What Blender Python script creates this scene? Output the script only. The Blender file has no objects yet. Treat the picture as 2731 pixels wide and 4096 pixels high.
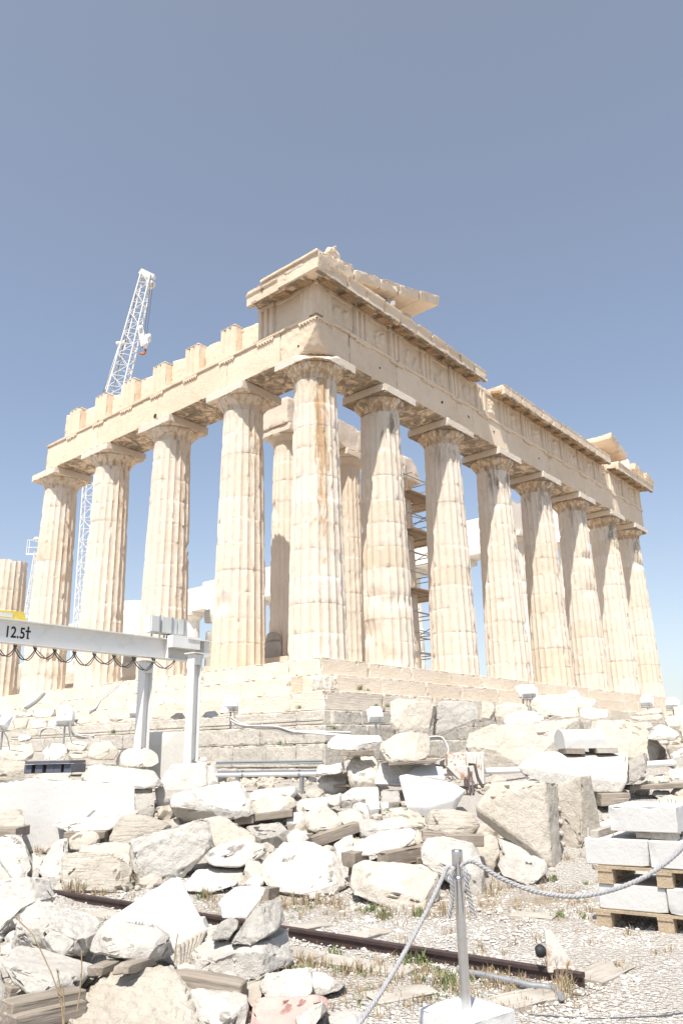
import bpy, bmesh, math, random
import numpy as np
from mathutils import Vector, Matrix, noise

random.seed(7)
scene = bpy.context.scene
COL = scene.collection
rad = math.radians

# ------------------------------------------------------------------ camera
CAM = Vector((-18.0208, -16.2541, -2.7463))
YAW, PITCH, ROLL, FPX = .8709, .304, -.02, 3062.14
PW, PH = 2731.0, 4096.0
cy, sy, cp, sp = math.cos(YAW), math.sin(YAW), math.cos(PITCH), math.sin(PITCH)
FWD = Vector((sy*cp, cy*cp, sp))
_r = Vector((cy, -sy, 0)); _u = _r.cross(FWD)
RGT = math.cos(ROLL)*_r + math.sin(ROLL)*_u
UPV = -math.sin(ROLL)*_r + math.cos(ROLL)*_u
cd = bpy.data.cameras.new('camera')
cam = bpy.data.objects.new('camera', cd); COL.objects.link(cam)
M = Matrix((RGT, UPV, -FWD)).transposed().to_4x4(); M.translation = CAM
cam.matrix_world = M
cd.sensor_fit = 'VERTICAL'; cd.sensor_height = 36; cd.sensor_width = 24
cd.lens = FPX/PH*36; cd.clip_start = .1; cd.clip_end = 3000
scene.camera = cam

# ------------------------------------------------------------------ sky, sun, exposure
SUN_EL, SUN_DELTA = rad(60), rad(24.5)
sd = Vector((-math.cos(SUN_DELTA)*math.cos(SUN_EL), -math.sin(SUN_DELTA)*math.cos(SUN_EL), math.sin(SUN_EL)))
world = bpy.data.worlds.new('World'); scene.world = world; world.use_nodes = True
nt = world.node_tree; nt.nodes.clear()
sky = nt.nodes.new('ShaderNodeTexSky'); sky.sky_type = 'NISHITA'; sky.sun_disc = False
sky.sun_elevation = SUN_EL; sky.sun_rotation = math.atan2(sd.x, sd.y)
sky.altitude = 150; sky.air_density = 1.0; sky.dust_density = .75; sky.ozone_density = 1.05
bg = nt.nodes.new('ShaderNodeBackground'); bg.inputs['Strength'].default_value = .128
wo = nt.nodes.new('ShaderNodeOutputWorld')
# dry summer haze: the blue washes out towards the zenith
geo = nt.nodes.new('ShaderNodeTexCoord'); sx = nt.nodes.new('ShaderNodeSeparateXYZ'); nt.links.new(geo.outputs['Generated'], sx.inputs[0])
cr = nt.nodes.new('ShaderNodeFloatCurve'); cv = cr.mapping.curves[0]
for i, (x, y) in enumerate(((0, .42), (.3, .76), (.62, .68), (1, .45))):
    if i in (0, 3): cv.points[0 if i == 0 else -1].location = (x, y)
    else: cv.points.new(x, y)
vr = nt.nodes.new('ShaderNodeFloatCurve'); cv2 = vr.mapping.curves[0]
for i, (x, y) in enumerate(((0, .72), (.2, .9), (.42, 1.0), (1, .9))):
    if i in (0, 3): cv2.points[0 if i == 0 else -1].location = (x, y)
    else: cv2.points.new(x, y)
cr.mapping.update(); vr.mapping.update()
hs = nt.nodes.new('ShaderNodeHueSaturation'); nt.links.new(sx.outputs[2], cr.inputs[1]); nt.links.new(cr.outputs[0], hs.inputs['Saturation'])
nt.links.new(sx.outputs[2], vr.inputs[1]); nt.links.new(vr.outputs[0], hs.inputs['Value'])
nt.links.new(sky.outputs[0], hs.inputs['Color']); nt.links.new(hs.outputs[0], bg.inputs[0]); nt.links.new(bg.outputs[0], wo.inputs[0])
sl = bpy.data.lights.new('sun', 'SUN'); sl.energy = 4.9; sl.angle = rad(.53); sl.color = (1, .95, .87)
so = bpy.data.objects.new('sun', sl); COL.objects.link(so)
so.rotation_euler = sd.to_track_quat('Z', 'Y').to_euler(); so.location = (-30, -30, 60)
vs = scene.view_settings
vs.view_transform = 'Standard'; vs.look = 'None'; vs.gamma = 1; vs.exposure = .51
scene.render.film_transparent = False
scene.cycles.max_bounces = 8; scene.cycles.diffuse_bounces = 5

# ------------------------------------------------------------------ pixel / depth helpers
FH = Vector((sy, cy, 0)); RH = Vector((cy, -sy, 0))
FR = {'A': (0, 2700, 1.7422), 'B': (800, 2700, 1.7422), 'C': (1700, 2650, 1.5209), 'L': (0, 3300, 1.7422),
      'E': (700, 3300, 1.7422), 'F': (1500, 3200, 1.2738), 'Z': (0, 2000, 1.3067), 'M': (1000, 2000, 1.568),
      'P': (0, 0, 1/1.7417), 'T': (1700, 1400, 1.5209), 'Q': (900, 900, 1.4255), 'K': (0, 1000, 1.3635)}
def full(fr, x, y):
    ox, oy, s = FR[fr]; return ox+x/s, oy+y/s
def ray(fr, x, y):
    X, Y = full(fr, x, y)
    return FWD + RGT*((X-PW/2)/FPX) - UPV*((Y-PH/2)/FPX)
def at(fr, x, y, D):
    d = ray(fr, x, y); return CAM + d*(D/d.dot(FH))
def onplane(fr, x, y, ax, v):
    d = ray(fr, x, y); return CAM + d*((v-CAM[ax])/d[ax])
def DL(p):
    q = Vector((p[0]-CAM.x, p[1]-CAM.y, 0)); return q.dot(FH), q.dot(RH)
def world_at(D, L, z=0):
    p = CAM + FH*D + RH*L; return Vector((p.x, p.y, z))
PROF = [(0, -4.38), (9.9, -4.38), (11.4, -4.2), (14, -3.75), (17, -3.45), (19, -3.4), (60, -3.2)]
PROFR = [(0, -4.38), (10, -4.38), (11.7, -4.2), (14, -3.7), (17, -3.1), (20, -2.7), (24, -2.5), (60, -2.2)]
def lerp_prof(P, D):
    if D <= P[0][0]: return P[0][1]
    for (a, b), (c, d) in zip(P, P[1:]):
        if D <= c: return b+(d-b)*(D-a)/(c-a)
    return P[-1][1]
def gz(D, L):
    w = min(1, max(0, (L-1.5)/3))
    return lerp_prof(PROF, D)*(1-w)+lerp_prof(PROFR, D)*w
def gD(fr, x, y):
    d = ray(fr, x, y); k = d.dot(FH); D = 3.0
    while D < 60:
        p = CAM+d*(D/k); q = DL(p)
        if p.z <= gz(*q): return D
        D += .02
    return 60
def ground_pt(fr, x, y):
    return at(fr, x, y, gD(fr, x, y))

# ------------------------------------------------------------------ tags and object helpers
def tag(o, label=None, cat=None, group=None, kind=None):
    if label: o['label'] = label
    if cat: o['category'] = cat
    if group: o['group'] = group
    if kind: o['kind'] = kind
    return o
def empty(name, loc=(0, 0, 0), **k):
    o = bpy.data.objects.new(name, None); COL.objects.link(o); o.location = loc; o.empty_display_size = .2
    return tag(o, **k)
def link(name, me, mat, parent=None, local=False, centre=False, **k):
    """local=False: the mesh is given in world coordinates"""
    o = bpy.data.objects.new(name, me); COL.objects.link(o)
    if mat: me.materials.append(mat)
    if centre:
        co = np.empty(len(me.vertices)*3, 'f'); me.vertices.foreach_get('co', co); co = co.reshape(-1, 3)
        c = (co.min(0)+co.max(0))/2; c[2] = co[:, 2].min(); co -= c
        me.vertices.foreach_set('co', co.ravel()); o.location = [float(x) for x in c]
    if parent is not None:
        o.parent = parent
        if not local:
            q, pm = parent, Matrix.Identity(4)
            chain = []
            while q is not None: chain.append(q); q = q.parent
            for q in reversed(chain): pm = pm @ (q.matrix_parent_inverse if q.parent else Matrix.Identity(4)) @ Matrix.LocRotScale(q.location, q.rotation_euler, q.scale)
            o.matrix_parent_inverse = pm.inverted()
    return tag(o, **k)

class MB:
    """collects plain shapes, links them as one mesh"""
    def __init__(s): s.v = []; s.f = []; s.sm = []
    def add(s, vs, fs, smooth=False):
        n = len(s.v); s.v += [tuple(v) for v in vs]; s.f += [tuple(n+i for i in f) for f in fs]; s.sm += [smooth]*len(fs)
    def box(s, lo, hi, mat=None):
        x0, y0, z0 = lo; x1, y1, z1 = hi
        vs = [Vector(p) for p in ((x0,y0,z0),(x1,y0,z0),(x1,y1,z0),(x0,y1,z0),(x0,y0,z1),(x1,y0,z1),(x1,y1,z1),(x0,y1,z1))]
        if mat is not None: vs = [mat @ v for v in vs]
        s.add(vs, [(0,3,2,1),(4,5,6,7),(0,1,5,4),(1,2,6,5),(2,3,7,6),(3,0,4,7)])
    def bar(s, p0, p1, w, h, up=(0, 0, 1)):
        p0, p1 = Vector(p0), Vector(p1); d = (p1-p0); L = d.length; d.normalize()
        sd_ = d.cross(Vector(up)); sd_.normalize(); u = sd_.cross(d)
        m = Matrix((d, sd_, u)).transposed().to_4x4(); m.translation = p0
        s.box((0, -w/2, -h/2), (L, w/2, h/2), m)
    def tube(s, pts, r, n=8, caps=True):
        pts = [Vector(p) for p in pts]; rings = []; ref = None
        for i, p in enumerate(pts):
            d = (pts[min(i+1, len(pts)-1)]-pts[max(i-1, 0)]).normalized()
            if ref is None: ref = Vector((0, 0, 1)) if abs(d.z) < .9 else Vector((1, 0, 0))
            a = d.cross(ref).normalized(); b = a.cross(d); ref = b if False else ref
            rr = r[i] if isinstance(r, (list, tuple)) else r
            rings.append([p+a*(rr*math.cos(2*math.pi*k/n))+b*(rr*math.sin(2*math.pi*k/n)) for k in range(n)])
        vs = [v for R in rings for v in R]; fs = []
        for i in range(len(rings)-1):
            for k in range(n):
                fs.append((i*n+k, i*n+(k+1) % n, (i+1)*n+(k+1) % n, (i+1)*n+k))
        s.add(vs, fs, True)
        if caps: s.add(rings[0], [tuple(range(n))]); s.add(rings[-1], [tuple(reversed(range(n)))])
    def lathe(s, prof, n=24, mat=None, cap=True):
        vs = []; fs = []
        for (r, z) in prof:
            for k in range(n):
                v = Vector((r*math.cos(2*math.pi*k/n), r*math.sin(2*math.pi*k/n), z)); vs.append(mat @ v if mat is not None else v)
        for i in range(len(prof)-1):
            for k in range(n): fs.append((i*n+k, i*n+(k+1) % n, (i+1)*n+(k+1) % n, (i+1)*n+k))
        s.add(vs, fs, True)
        if cap:
            s.add(vs[:n], [tuple(range(n))]); s.add(vs[-n:], [tuple(range(n))])
    def build(s, name, mat, parent=None, **k):
        me = bpy.data.meshes.new(name); me.from_pydata(s.v, [], s.f); me.validate()
        bm = bmesh.new(); bm.from_mesh(me); bmesh.ops.recalc_face_normals(bm, faces=bm.faces); bm.to_mesh(me); bm.free()
        if len(s.sm) == len(me.polygons): me.polygons.foreach_set('use_smooth', s.sm)
        return link(name, me, mat, parent, **k)

def refine(bm, h, maxit=6):
    for _ in range(maxit):
        es = [e for e in bm.edges if e.calc_length() > h*1.5]
        if not es or len(bm.faces) > 24000: break
        bmesh.ops.subdivide_edges(bm, edges=es, cuts=1, use_grid_fill=True)
        bmesh.ops.triangulate(bm, faces=[f for f in bm.faces if len(f.verts) > 3])
def pnoise(p, s): return noise.noise(p/s)
def weather(bm, seed, a1=.02, s1=.5, a2=.008, s2=.12, pit=0., sp_=.1, chip=0., chs=.25):
    bm.normal_update(); off = Vector((seed*7.31 % 91, seed*3.7 % 53, seed*1.9 % 37))
    new = []
    for v in bm.verts:
        p = v.co+off; n = v.normal
        d = a1*noise.noise(p/s1)+a2*noise.noise(p/s2)+a2*.5*noise.noise(p*(2.3/s2))
        if pit:
            q = Vector((p.x, p.y, p.z*1.25))/sp_
            w = noise.voronoi(q+.5*noise.noise_vector(q*.6))[0]
            d += pit*(.5-min(1, w[0]*1.1))
        c = v.co+n*d
        if chip:
            ed = min(1, max(0, (1-min((n.dot(f.normal) for f in v.link_faces), default=1))-.012)*9)
            t = noise.noise(p/chs)+.5*noise.noise(p*(2.7/chs))
            t = max(0, t-.12)
            c -= n*min(chip*.75, chip*ed*t*2.4)
        new.append(c)
    for v, c in zip(bm.verts, new): v.co = c
def finish(bm, name, sharp=38):
    bmesh.ops.recalc_face_normals(bm, faces=bm.faces)
    me = bpy.data.meshes.new(name); bm.to_mesh(me); bm.free()
    me.polygons.foreach_set('use_smooth', [True]*len(me.polygons))
    try: me.set_sharp_from_angle(angle=rad(sharp))
    except Exception: pass
    return me
def hull_bm(points, h, bev):
    bm = bmesh.new()
    vs = [bm.verts.new(p) for p in points]
    r = bmesh.ops.convex_hull(bm, input=vs)
    dead = [g for g in r['geom_interior'] if isinstance(g, bmesh.types.BMVert)]
    bmesh.ops.delete(bm, geom=list(set(dead)), context='VERTS')
    loose = [v for v in bm.verts if not v.link_faces]
    if loose: bmesh.ops.delete(bm, geom=loose, context='VERTS')
    bmesh.ops.dissolve_limit(bm, angle_limit=rad(6), verts=bm.verts, edges=bm.edges)
    if bev:
        bmesh.ops.bevel(bm, geom=list(bm.edges), offset=bev, segments=1, profile=.5, affect='EDGES', clamp_overlap=True)
    bmesh.ops.triangulate(bm, faces=bm.faces)
    refine(bm, h)
    return bm
def box_pts(lo, hi): return [(x, y, z) for x in (lo[0], hi[0]) for y in (lo[1], hi[1]) for z in (lo[2], hi[2])]
SEED = [0]
def nseed(): SEED[0] += 1; return SEED[0]
def sblock(name, lo, hi, mat, parent, h=.14, bev=.015, chip=.05, a1=.008, a2=.004, pit=0, jit=0, **k):
    """a cut stone block with worn arrises"""
    lo2 = [min(a, b) for a, b in zip(lo, hi)]; hi2 = [max(a, b) for a, b in zip(lo, hi)]
    pts = box_pts(lo2, hi2)
    if jit: pts = [tuple(c+random.uniform(-jit, jit) for c in p) for p in pts]
    bm = hull_bm(pts, h, bev); weather(bm, nseed(), a1=a1, a2=a2, chip=chip, pit=pit)
    return link(name, finish(bm, name), mat, parent, **k)

# ------------------------------------------------------------------ materials
def N(nt, t, **k):
    n = nt.nodes.new(t)
    for a, b in k.items():
        if a in ('inp',):
            for i, v in b.items(): n.inputs[i].default_value = v
        else: setattr(n, a, b)
    return n
def base_mat(name, rough=.85):
    m = bpy.data.materials.new(name); m.use_nodes = True; nt = m.node_tree
    b = nt.nodes['Principled BSDF']; b.inputs['Roughness'].default_value = rough
    b.inputs['Specular IOR Level'].default_value = .25
    return m, nt, b
def noise_tex(nt, vec, scale, detail=4, rough=.55, dist=0):
    n = N(nt, 'ShaderNodeTexNoise'); n.inputs['Scale'].default_value = scale; n.inputs['Detail'].default_value = detail
    n.inputs['Roughness'].default_value = rough; n.inputs['Distortion'].default_value = dist
    nt.links.new(vec, n.inputs['Vector']); return n.outputs['Fac']
def ramp(nt, fac, lo, hi):
    r = N(nt, 'ShaderNodeMapRange'); r.inputs[1].default_value = lo; r.inputs[2].default_value = hi
    r.clamp = True; nt.links.new(fac, r.inputs[0]); return r.outputs[0]
def mixc(nt, fac, a, b, mode='MIX'):
    m = N(nt, 'ShaderNodeMix', data_type='RGBA', blend_type=mode)
    for sock, val in ((m.inputs[0], fac), (m.inputs[6], a), (m.inputs[7], b)):
        if isinstance(val, (int, float)): sock.default_value = val
        elif isinstance(val, (tuple, list)): sock.default_value = (*val[:3], 1)
        else: nt.links.new(val, sock)
    return m.outputs[2]
def math_n(nt, op, a, b=None):
    m = N(nt, 'ShaderNodeMath', operation=op)
    for i, val in enumerate((a, b)):
        if val is None: continue
        if isinstance(val, (int, float)): m.inputs[i].default_value = val
        else: nt.links.new(val, m.inputs[i])
    return m.outputs[0]
def scaled(nt, vec, s):
    m = N(nt, 'ShaderNodeMapping'); m.inputs['Scale'].default_value = s; nt.links.new(vec, m.inputs['Vector']); return m.outputs[0]
def bump(nt, bsdf, h, dist, strength=1.0):
    b = N(nt, 'ShaderNodeBump'); b.inputs['Distance'].default_value = dist; b.inputs['Strength'].default_value = strength
    nt.links.new(h, b.inputs['Height']); nt.links.new(b.outputs[0], bsdf.inputs['Normal'])
def stone(name, c1, c2, dirt=(.3, .26, .2), dirt_amt=.25, gold=None, gold_lo=.6, streak=None, streak_lo=.62,
          bump_d=.012, fine=38, tint=False, vary=.1, rough=.88, bedding=False, speck=.25):
    m, nt, b = base_mat(name, rough)
    pos = N(nt, 'ShaderNodeNewGeometry').outputs['Position']
    rnd = N(nt, 'ShaderNodeObjectInfo').outputs['Random']
    big = noise_tex(nt, pos, .55, 5, .6, .4); mid = noise_tex(nt, pos, 3.2, 6, .65, .3); fin = noise_tex(nt, pos, fine, 5, .7)
    col = mixc(nt, ramp(nt, big, .35, .65), c1, c2)
    if gold:
        g = noise_tex(nt, scaled(nt, pos, (1, 1, .45)), 1.3, 6, .68, .8)
        col = mixc(nt, ramp(nt, g, gold_lo, gold_lo+.13), col, gold)
    if tint:
        at_ = N(nt, 'ShaderNodeAttribute', attribute_name='tint')
        col = mixc(nt, at_.outputs['Fac'], col, tint)
        st = N(nt, 'ShaderNodeAttribute', attribute_name='stain_shade')  # brown patina and painted shade share this channel
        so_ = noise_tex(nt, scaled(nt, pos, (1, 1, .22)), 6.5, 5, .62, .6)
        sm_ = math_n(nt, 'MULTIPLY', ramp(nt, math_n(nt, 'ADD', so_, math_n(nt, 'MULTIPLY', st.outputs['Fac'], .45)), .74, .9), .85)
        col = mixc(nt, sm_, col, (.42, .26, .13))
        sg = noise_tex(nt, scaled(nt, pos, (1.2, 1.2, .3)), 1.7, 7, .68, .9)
        sm2 = math_n(nt, 'MULTIPLY', ramp(nt, math_n(nt, 'ADD', sg, math_n(nt, 'MULTIPLY', N(nt, 'ShaderNodeAttribute', attribute_name='soot_shade').outputs['Fac'], .4)), .80, .95), .85)
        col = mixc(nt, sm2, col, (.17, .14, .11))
        jt = N(nt, 'ShaderNodeAttribute', attribute_name='joint')
        col = mixc(nt, math_n(nt, 'MULTIPLY', jt.outputs['Fac'], .28), col, (.36, .25, .16))
    if streak:
        s_ = noise_tex(nt, scaled(nt, pos, (1, 1, .12)), 4.5, 5, .6, .5)
        col = mixc(nt, ramp(nt, s_, streak_lo, streak_lo+.12), col, streak)
    if bedding:
        w = noise_tex(nt, scaled(nt, pos, (1.2, 1.2, 14)), 1.6, 5, .6, 1.2)
        col = mixc(nt, math_n(nt, 'MULTIPLY', ramp(nt, w, .45, .75), .35 if bedding is True else bedding), col, dirt)
    dm = math_n(nt, 'MULTIPLY', ramp(nt, mid, .5, .78), dirt_amt)
    col = mixc(nt, dm, col, dirt)
    sp2 = math_n(nt, 'MULTIPLY', ramp(nt, fin, .55, .75), speck)
    col = mixc(nt, sp2, col, dirt)
    val = math_n(nt, 'ADD', math_n(nt, 'MULTIPLY', rnd, vary), 1-vary*.5)
    vc = N(nt, 'ShaderNodeCombineColor')
    for i in range(3): nt.links.new(val, vc.inputs[i])
    col = mixc(nt, 1.0, col, vc.outputs[0], 'MULTIPLY')
    nt.links.new(col, b.inputs['Base Color'])
    hgt = math_n(nt, 'ADD', math_n(nt, 'MULTIPLY', noise_tex(nt, pos, 9, 8, .72, .3), 1.0), math_n(nt, 'MULTIPLY', fin, .25))
    if bedding:
        hgt = math_n(nt, 'ADD', hgt, math_n(nt, 'MULTIPLY', w, .9))
    bump(nt, b, hgt, bump_d*3)
    return m
def plain(name, c, rough=.5, metal=0., vary=.12, scale=7, bump_d=0., c2=None, spec=.4, lo=.45, hi=.7):
    m, nt, b = base_mat(name, rough); b.inputs['Metallic'].default_value = metal; b.inputs['Specular IOR Level'].default_value = spec
    pos = N(nt, 'ShaderNodeNewGeometry').outputs['Position']
    n = noise_tex(nt, pos, scale, 6, .65, .4)
    c2 = c2 or tuple(x*(1-vary*2) for x in c)
    nt.links.new(mixc(nt, ramp(nt, n, lo, hi), c, c2), b.inputs['Base Color'])
    if bump_d: bump(nt, b, noise_tex(nt, pos, scale*6, 5, .6), bump_d)
    return m
def wood(name, c1, c2, gap=.4):
    m, nt, b = base_mat(name, .85)
    tc = N(nt, 'ShaderNodeTexCoord').outputs['Object']
    pos = N(nt, 'ShaderNodeNewGeometry').outputs['Position']
    g = noise_tex(nt, scaled(nt, tc, (1.5, 28, 28)), 1.5, 5, .65, .6)
    n2 = noise_tex(nt, pos, 3, 4)
    col = mixc(nt, ramp(nt, g, .35, .7), c1, c2); col = mixc(nt, math_n(nt, 'MULTIPLY', ramp(nt, n2, .45, .7), .5), col, tuple(x*.65 for x in c2))
    nt.links.new(col, b.inputs['Base Color']); bump(nt, b, g, .012); return m

MT = {}
MT['temple'] = stone('weathered_marble', (.715, .63, .54), (.68, .585, .485), dirt=(.5, .41, .31), dirt_amt=.22, gold=(.62, .49, .35), gold_lo=.64, tint=(.61, .51, .39), bump_d=.008, vary=.06, speck=.13)
MT['entab'] = stone('entablature_marble', (.77, .64, .50), (.725, .575, .43), dirt=(.40, .30, .2), dirt_amt=.28, gold=(.60, .44, .28), gold_lo=.62, tint=(.58, .43, .28), bump_d=.010, vary=.08, speck=.2)
MT['step'] = stone('step_marble', (.75, .67, .57), (.71, .615, .50), dirt=(.48, .39, .3), dirt_amt=.25, gold=(.63, .49, .34), gold_lo=.66, tint=(.2, .18, .16), bump_d=.010, vary=.08, bedding=.18, speck=.15)
MT['newmarble'] = stone('new_white_marble', (.76, .73, .68), (.72, .68, .62), dirt=(.6, .53, .45), dirt_amt=.2, bump_d=.005, vary=.05)
MT['poros'] = stone('grey_limestone', (.63, .585, .52), (.56, .515, .45), dirt=(.28, .26, .23), dirt_amt=.45, streak=(.40, .37, .33), streak_lo=.62, bump_d=.02, fine=26, speck=.45)
MT['rw'] = stone('white_marble_rock', (.63, .60, .555), (.565, .53, .48), dirt=(.31, .26, .2), dirt_amt=.4, gold=(.53, .43, .315), gold_lo=.66, bump_d=.016, vary=.14, speck=.35)
MT['rc'] = stone('cream_marble_rock', (.61, .56, .49), (.545, .49, .41), dirt=(.31, .245, .18), dirt_amt=.4, gold=(.51, .395, .27), gold_lo=.62, bump_d=.017, vary=.14, speck=.35)
MT['rg'] = stone('grey_marble_rock', (.52, .495, .455), (.445, .415, .37), dirt=(.22, .195, .165), dirt_amt=.5, bump_d=.02, vary=.12, speck=.42)
MT['rb'] = stone('banded_marble_rock', (.585, .54, .47), (.515, .465, .39), dirt=(.26, .2, .145), dirt_amt=.45, bump_d=.02, vary=.1, bedding=True)
MT['rs'] = stone('sawn_white_marble', (.56, .55, .535), (.52, .51, .495), dirt=(.46, .43, .40), dirt_amt=.18, bump_d=.003, vary=.04, speck=.15)
MT['red'] = stone('red_painted_marble', (.62, .36, .32), (.60, .47, .42), dirt=(.58, .5, .44), dirt_amt=.6, bump_d=.01)
MT['timber'] = wood('grey_timber', (.36, .31, .26), (.22, .185, .145))
MT['timberpale'] = wood('pale_timber', (.50, .46, .41), (.36, .325, .275))
MT['pallet'] = wood('pallet_wood', (.50, .405, .29), (.36, .275, .185))
MT['deck'] = plain('scaffold_boards', (.36, .25, .15), .8, c2=(.25, .17, .10))
MT['rail'] = plain('rusted_rail', (.06, .042, .042), .6, .3, c2=(.10, .06, .05), scale=12)
MT['gantry'] = plain('white_painted_steel', (.74, .73, .705), .45, c2=(.62, .59, .54), scale=4, lo=.52, hi=.8)
MT['box'] = plain('grey_enamel', (.60, .61, .59), .45, c2=(.55, .56, .54), scale=2)
MT['pipe'] = plain('white_plastic_pipe', (.82, .82, .82), .35, c2=(.78, .78, .77))
MT['galv'] = plain('galvanised_steel', (.42, .43, .44), .45, .6, c2=(.34, .35, .36), scale=20)
MT['tube'] = plain('scaffold_tube', (.30, .31, .33), .5, .5, c2=(.22, .2, .2), scale=14)
MT['steel'] = plain('brushed_steel', (.63, .63, .64), .28, 1.0, c2=(.56, .56, .57), scale=30)
MT['rust'] = plain('rust_flaked_steel', (.72, .66, .58), .7, 0, c2=(.36, .13, .04), scale=16, lo=.5, hi=.6)
MT['rustp'] = plain('white_plate_with_rust', (.60, .585, .55), .6, 0, c2=(.40, .20, .09), scale=6, lo=.55, hi=.66)
MT['black'] = plain('black_rubber', (.025, .025, .028), .6)
MT['ink'] = plain('black_paint', (.015, .015, .018), .6)
MT['yellow'] = plain('yellow_enamel', (.72, .55, .10), .5)
MT['rope'] = plain('grey_rope', (.37, .365, .375), .9, c2=(.24, .235, .24), scale=60)
MT['cable'] = plain('grey_cable', (.58, .56, .53), .6)
MT['dcable'] = plain('dark_cable', (.10, .10, .11), .6)
MT['lamp'] = plain('white_lamp_casing', (.80, .80, .79), .4)
MT['glass'] = plain('lamp_glass', (.35, .37, .38), .1)
MT['crane'] = plain('white_crane_steel', (.78, .77, .74), .5)
MT['orange'] = plain('orange_hook', (.5, .16, .04), .5)
MT['blue'] = plain('dark_blue_plastic', (.10, .11, .145), .5)
MT['conc'] = stone('pale_concrete', (.62, .60, .56), (.56, .54, .50), dirt=(.4, .38, .35), dirt_amt=.3, bump_d=.003, vary=.04)
MT['plaster'] = stone('painted_plinth', (.66, .66, .645), (.62, .62, .605), dirt=(.66, .65, .62), dirt_amt=.2, bump_d=.003, vary=.02)
MT['dry'] = plain('dry_grass', (.30, .225, .135), .9, c2=(.40, .33, .22), scale=9)
MT['green'] = plain('green_weed', (.13, .17, .06), .8, c2=(.22, .24, .10), scale=9)
MT['chip'] = stone('marble_chips', (.66, .63, .59), (.55, .505, .45), dirt=(.4, .34, .28), dirt_amt=.3, bump_d=.003, vary=0)
def ground_mat():
    m, nt, b = base_mat('gravel_ground', .95)
    pos = N(nt, 'ShaderNodeNewGeometry').outputs['Position']
    v = N(nt, 'ShaderNodeTexVoronoi'); v.inputs['Scale'].default_value = 26; nt.links.new(pos, v.inputs['Vector'])
    v2 = N(nt, 'ShaderNodeTexVoronoi'); v2.inputs['Scale'].default_value = 55; nt.links.new(pos, v2.inputs['Vector'])
    big = noise_tex(nt, pos, .55, 5, .62, .6); mid = noise_tex(nt, pos, 5, 6, .7)
    gr = mixc(nt, ramp(nt, v.outputs['Distance'], .05, .75), (.66, .635, .60), (.47, .43, .38))
    bw = N(nt, 'ShaderNodeRGBToBW'); nt.links.new(v.outputs['Color'], bw.inputs[0])
    gr = mixc(nt, math_n(nt, 'MULTIPLY', ramp(nt, bw.outputs[0], .3, .8), .45), gr, (.53, .48, .42))
    soil = mixc(nt, ramp(nt, mid, .35, .65), (.48, .41, .32), (.37, .30, .215))
    at_ = N(nt, 'ShaderNodeAttribute', attribute_name='soil').outputs['Fac']
    f = ramp(nt, math_n(nt, 'ADD', math_n(nt, 'MULTIPLY', big, 1.1), math_n(nt, 'ADD', math_n(nt, 'MULTIPLY', mid, .5), at_)), 1.0, 1.3)
    nt.links.new(mixc(nt, f, gr, soil), b.inputs['Base Color'])
    h = math_n(nt, 'ADD', math_n(nt, 'MULTIPLY', v.outputs['Distance'], -1.0), math_n(nt, 'MULTIPLY', v2.outputs['Distance'], -.5))
    bump(nt, b, h, .05); return m
MT['ground'] = ground_mat()
MT['hole_shade'] = plain('socket_shade', (.06, .045, .035), .95)

# ================================================================== THE GROUND
def build_ground():
    Ds = np.concatenate([np.arange(-6, 3, 1.5), np.arange(3, 12, .12), np.arange(12, 30, .5), np.arange(30, 120, 6), [200, 600, 1500]])
    Ls = np.concatenate([[-1500, -400, -120, -60, -30], np.arange(-16, -5, .5), np.arange(-5, 5, .12), np.arange(5, 24, .5), [30, 45, 60, 120, 400, 1500]])
    vs = []; soil = []
    for D in Ds:
        for L in Ls:
            z = gz(max(D, 0), L)
            p = world_at(D, L, z)
            if 3 < D < 12 and abs(L) < 6: p.z += .03*noise.noise(p/.9)+.012*noise.noise(p/.22)
            vs.append(p)
            # bare soil round the rail, clean gravel on the path to the right
            a = .35*math.exp(-((D-9.4)/1.3)**2) + .25*math.exp(-((D-6.3)/.9)**2)*(1 if L < 1.2 else math.exp(-((L-1.2)/.8)**2))
            if L > 2.2 and D < 8: a -= .35
            soil.append(a)
    n = len(Ls); fs = [(i*n+j, i*n+j+1, (i+1)*n+j+1, (i+1)*n+j) for i in range(len(Ds)-1) for j in range(n-1)]
    me = bpy.data.meshes.new('ground'); me.from_pydata([tuple(v) for v in vs], [], fs)
    at_ = me.attributes.new('soil', 'FLOAT', 'POINT'); at_.data.foreach_set('value', soil)
    me.polygons.foreach_set('use_smooth', [True]*len(me.polygons))
    link('ground', me, MT['ground'], kind='structure')
build_ground()

# ================================================================== THE TEMPLE
temple = empty('temple', (14.43, 34, -1.6), label='ruined marble temple with two sunlit colonnades and a broken cornice, standing on stepped platform', cat='temple')
AB, AT, FT = 10.33, 11.65, 12.95
SX = [0, 3.68, 7.98, 12.27, 16.57, 20.87, 25.17, 28.86]
SY = [0, 3.68, 7.98, 12.27, 16.57]
def E_(s, o, z): return (s, -o, z)          # east front: s along the front, o outwards
def S_(s, o, z): return (-o, s, z)          # south side
def N_(s, o, z): return (28.86+o, s, z)     # north side

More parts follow.
